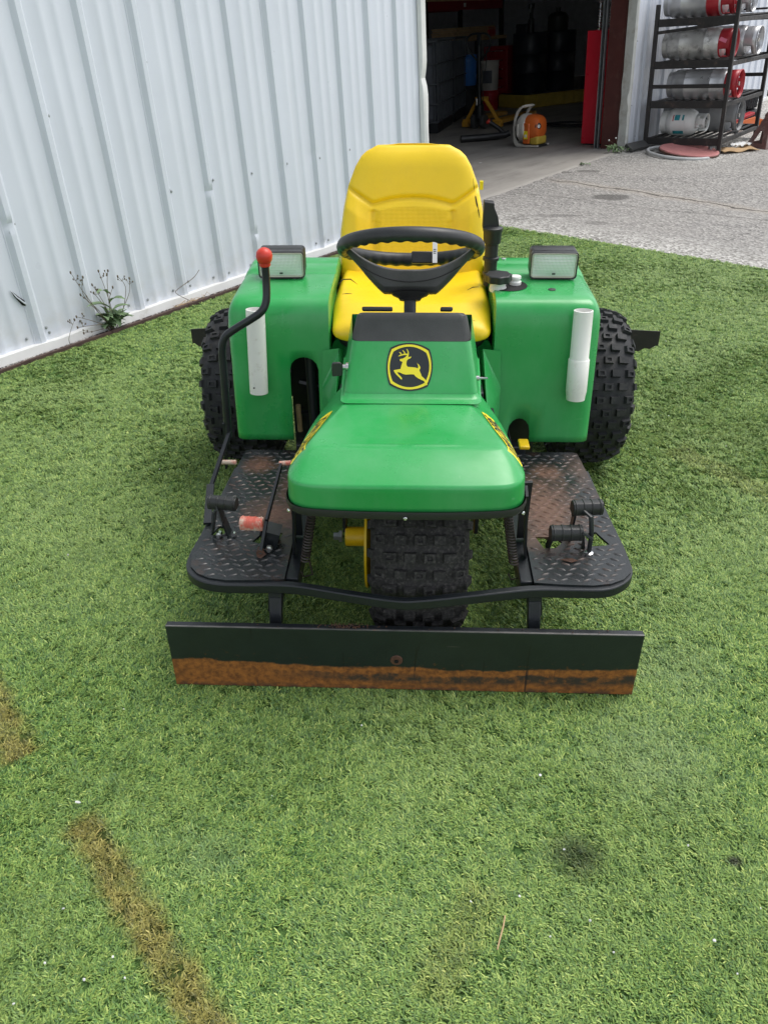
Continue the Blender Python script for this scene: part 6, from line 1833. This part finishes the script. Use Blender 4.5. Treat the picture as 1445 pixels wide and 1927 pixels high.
# ------------------------------------------------------------------ weeds
def leaf_mesh(L_, W_, bend=.4, lobes=0):
    rows = []
    for i in range(9):
        t_ = i / 8; w = W_ * math.sin(PI * min(1, t_ * .92 + .06)) ** .8 * (1 + lobes * math.sin(t_ * 19))
        y = L_ * t_; z = L_ * bend * (t_ - t_ * t_ * 1.3)
        rows.append([(-w, y, z + w * .35), (-w * .5, y, z + .05 * w), (0, y, z - w * .05), (w * .5, y, z + .05 * w), (w, y, z + w * .35)])
    return MB().grid(rows)
p = yard(-1.80, -.055)
wd = thing('weed_plant', Matrix.Translation((p.x, p.y, .0)), 'tall seeding weed with broad green leaves at the foot of the white wall', 'plant')
r1 = random.Random(17)
lm = leaf_mesh(.11, .020, .5, .12).build('leaf', LEAF, wd)
lm.matrix_local = T3(0, 0, .01) @ RZ(.3) @ RX(.6)
for k in range(38):
    o = lm.copy(); col.objects.link(o)
    s_ = r1.uniform(.45, 1.05)
    o.matrix_local = T3(r1.uniform(-.055, .055), r1.uniform(-.02, .02), r1.uniform(.005, .075)) @ RZ(r1.uniform(-2.6, 2.6) + PI) @ RX(r1.uniform(.1, 1.2)) @ Matrix.Scale(s_, 4)
for z_, a_, s_ in ((.12, 2.3, 1.15), (.15, -2.0, 1.0), (.10, -1.3, .9), (.20, 2.9, .9)):
    o = lm.copy(); col.objects.link(o); o.matrix_local = T3(.01, 0, z_) @ RZ(a_) @ RX(.45) @ Matrix.Scale(s_, 4)
def weed_stem(parent, base, tips, r=.0022, heads=True):
    """one stem that forks; a dry seed head on every tip"""
    mb = MB()
    for path in tips:
        sp_ = smooth_path([base] + path, 5)
        mb.tube(sp_, [lerp(r, r * .45, i / (len(sp_) - 1)) for i in range(len(sp_))], 5)
        if heads:
            e = Vector(path[-1])
            mb.ball(e, .0045, 6, 5, (1, 1, 1.8))
            if len(path) > 1:
                q = Vector(path[-2]).lerp(e, .55)
                for k in range(3):
                    d = Vector((r1.uniform(-.022, .022), r1.uniform(-.012, .012), r1.uniform(.004, .028)))
                    mb.tube([q, q + d], .0008, 4); mb.ball(q + d, .0035, 6, 4, (1, 1, 1.6))
    return mb.build('stem', STEM, parent)
# the wall runs along U; stems spread along it (a = along the wall, z = up)
def sw_(a, z, o=0):
    a *= .86; z *= .74; v = U * a + Vector((UP.x * z, UP.y * z, z)) - NG * o; return (v.x, v.y, v.z)
weed_stem(wd, sw_(0, 0), [[sw_(-.08, .16, .02), sw_(-.16, .34, .03), sw_(-.20, .47, .02)], [sw_(-.08, .16, .02), sw_(-.14, .30, .0), sw_(-.13, .42, .02)], [sw_(-.08, .18, .02), sw_(-.18, .32, .03)]])
weed_stem(wd, sw_(.01, 0), [[sw_(.0, .18, .03), sw_(-.005, .32, .02), sw_(-.02, .43, .02)], [sw_(.0, .2, .02), sw_(.02, .34, .02), sw_(.035, .42, .03)], [sw_(.0, .2, .02), sw_(.05, .30, .02)]])
weed_stem(wd, sw_(.02, 0), [[sw_(.09, .14, .02), sw_(.13, .28, .03), sw_(.10, .36, .02)], [sw_(.09, .14, .02), sw_(.15, .24, .03), sw_(.17, .33, .03)]])
weed_stem(wd, sw_(-.01, 0), [[sw_(-.08, .08, .03), sw_(-.16, .14, .03), sw_(-.24, .19, .03)], [sw_(-.08, .08, .03), sw_(-.18, .11, .04), sw_(-.25, .12, .03)], [sw_(-.07, .05, .03), sw_(-.15, .06, .03), sw_(-.22, .07, .03)]])
weed_stem(wd, sw_(-.30, 0), [[sw_(-.31, .05, .01), sw_(-.29, .11, .02), sw_(-.25, .17, .02)]], .0016)
weed_stem(wd, sw_(.0, 0), [[sw_(-.03, .16, .03), sw_(-.08, .27, .04), sw_(-.10, .31, .04)], [sw_(-.03, .16, .03), sw_(-.05, .25, .03), sw_(-.09, .36, .03)]])
p = yard(-1.33, -.05)
t = thing('dry_stalk', Matrix.Translation((p.x, p.y, .01)), 'bent dry stalk and straw leaning on the wall flashing', 'plant')
MB().tube(smooth_path([sw_(.06, .02, .02), sw_(-.03, .10, .01), sw_(.0, .13, .01), sw_(.14, .165, .0), sw_(.20, .21, .0)], 5), .0017, 5).build('stalk', STEM, t)
mb = MB()
for k in range(26):
    a = r1.uniform(-.05, .22); mb.tube([sw_(a, .005, r1.uniform(.0, .05)), sw_(a + r1.uniform(-.05, .05), r1.uniform(.01, .04), r1.uniform(.0, .05)), sw_(a + r1.uniform(-.09, .09), r1.uniform(.0, .03), r1.uniform(.0, .05))], .0011, 4)
o = mb.build('straw', WOOD, t); o['kind'] = 'stuff'
p = yard(4.78, -.03)
t = thing('small_weed', Matrix.Translation((p.x, p.y, 0)), 'low green weed with white flower stalks at the foot of the brown door post', 'plant')
lm2 = leaf_mesh(.07, .016, .5, .15).build('leaf', LEAF, t); lm2.matrix_local = RZ(1) @ RX(.6)
for k in range(30):
    o = lm2.copy(); col.objects.link(o); o.matrix_local = T3(r1.uniform(-.10, .12), r1.uniform(-.05, .05), r1.uniform(0, .04)) @ RZ(r1.uniform(0, 6.3)) @ RX(r1.uniform(.2, 1.1)) @ Matrix.Scale(r1.uniform(.5, 1.1), 4)
for a in (-.10, -.03): 
    MB().tube(smooth_path([(0, 0, 0), (a * .4, 0, .08), (a, .02, .15 + a * .3)], 4), .0016, 5).build('stem', STEM, t)
    MB().ball((a, .02, .15 + a * .3), .009, 8, 6).build('flower', PAPER, t)
p = yard(3.92, -.06)
t = thing('small_weed', Matrix.Translation((p.x, p.y, 0)), 'tiny green weed growing in the crack of the door sill', 'plant')
for k in range(12):
    o = lm2.copy(); col.objects.link(o); o.parent = t; o.matrix_local = T3(r1.uniform(-.06, .06), r1.uniform(-.02, .02), .002) @ RZ(r1.uniform(0, 6.3)) @ RX(r1.uniform(.2, .9)) @ Matrix.Scale(r1.uniform(.4, .7), 4)
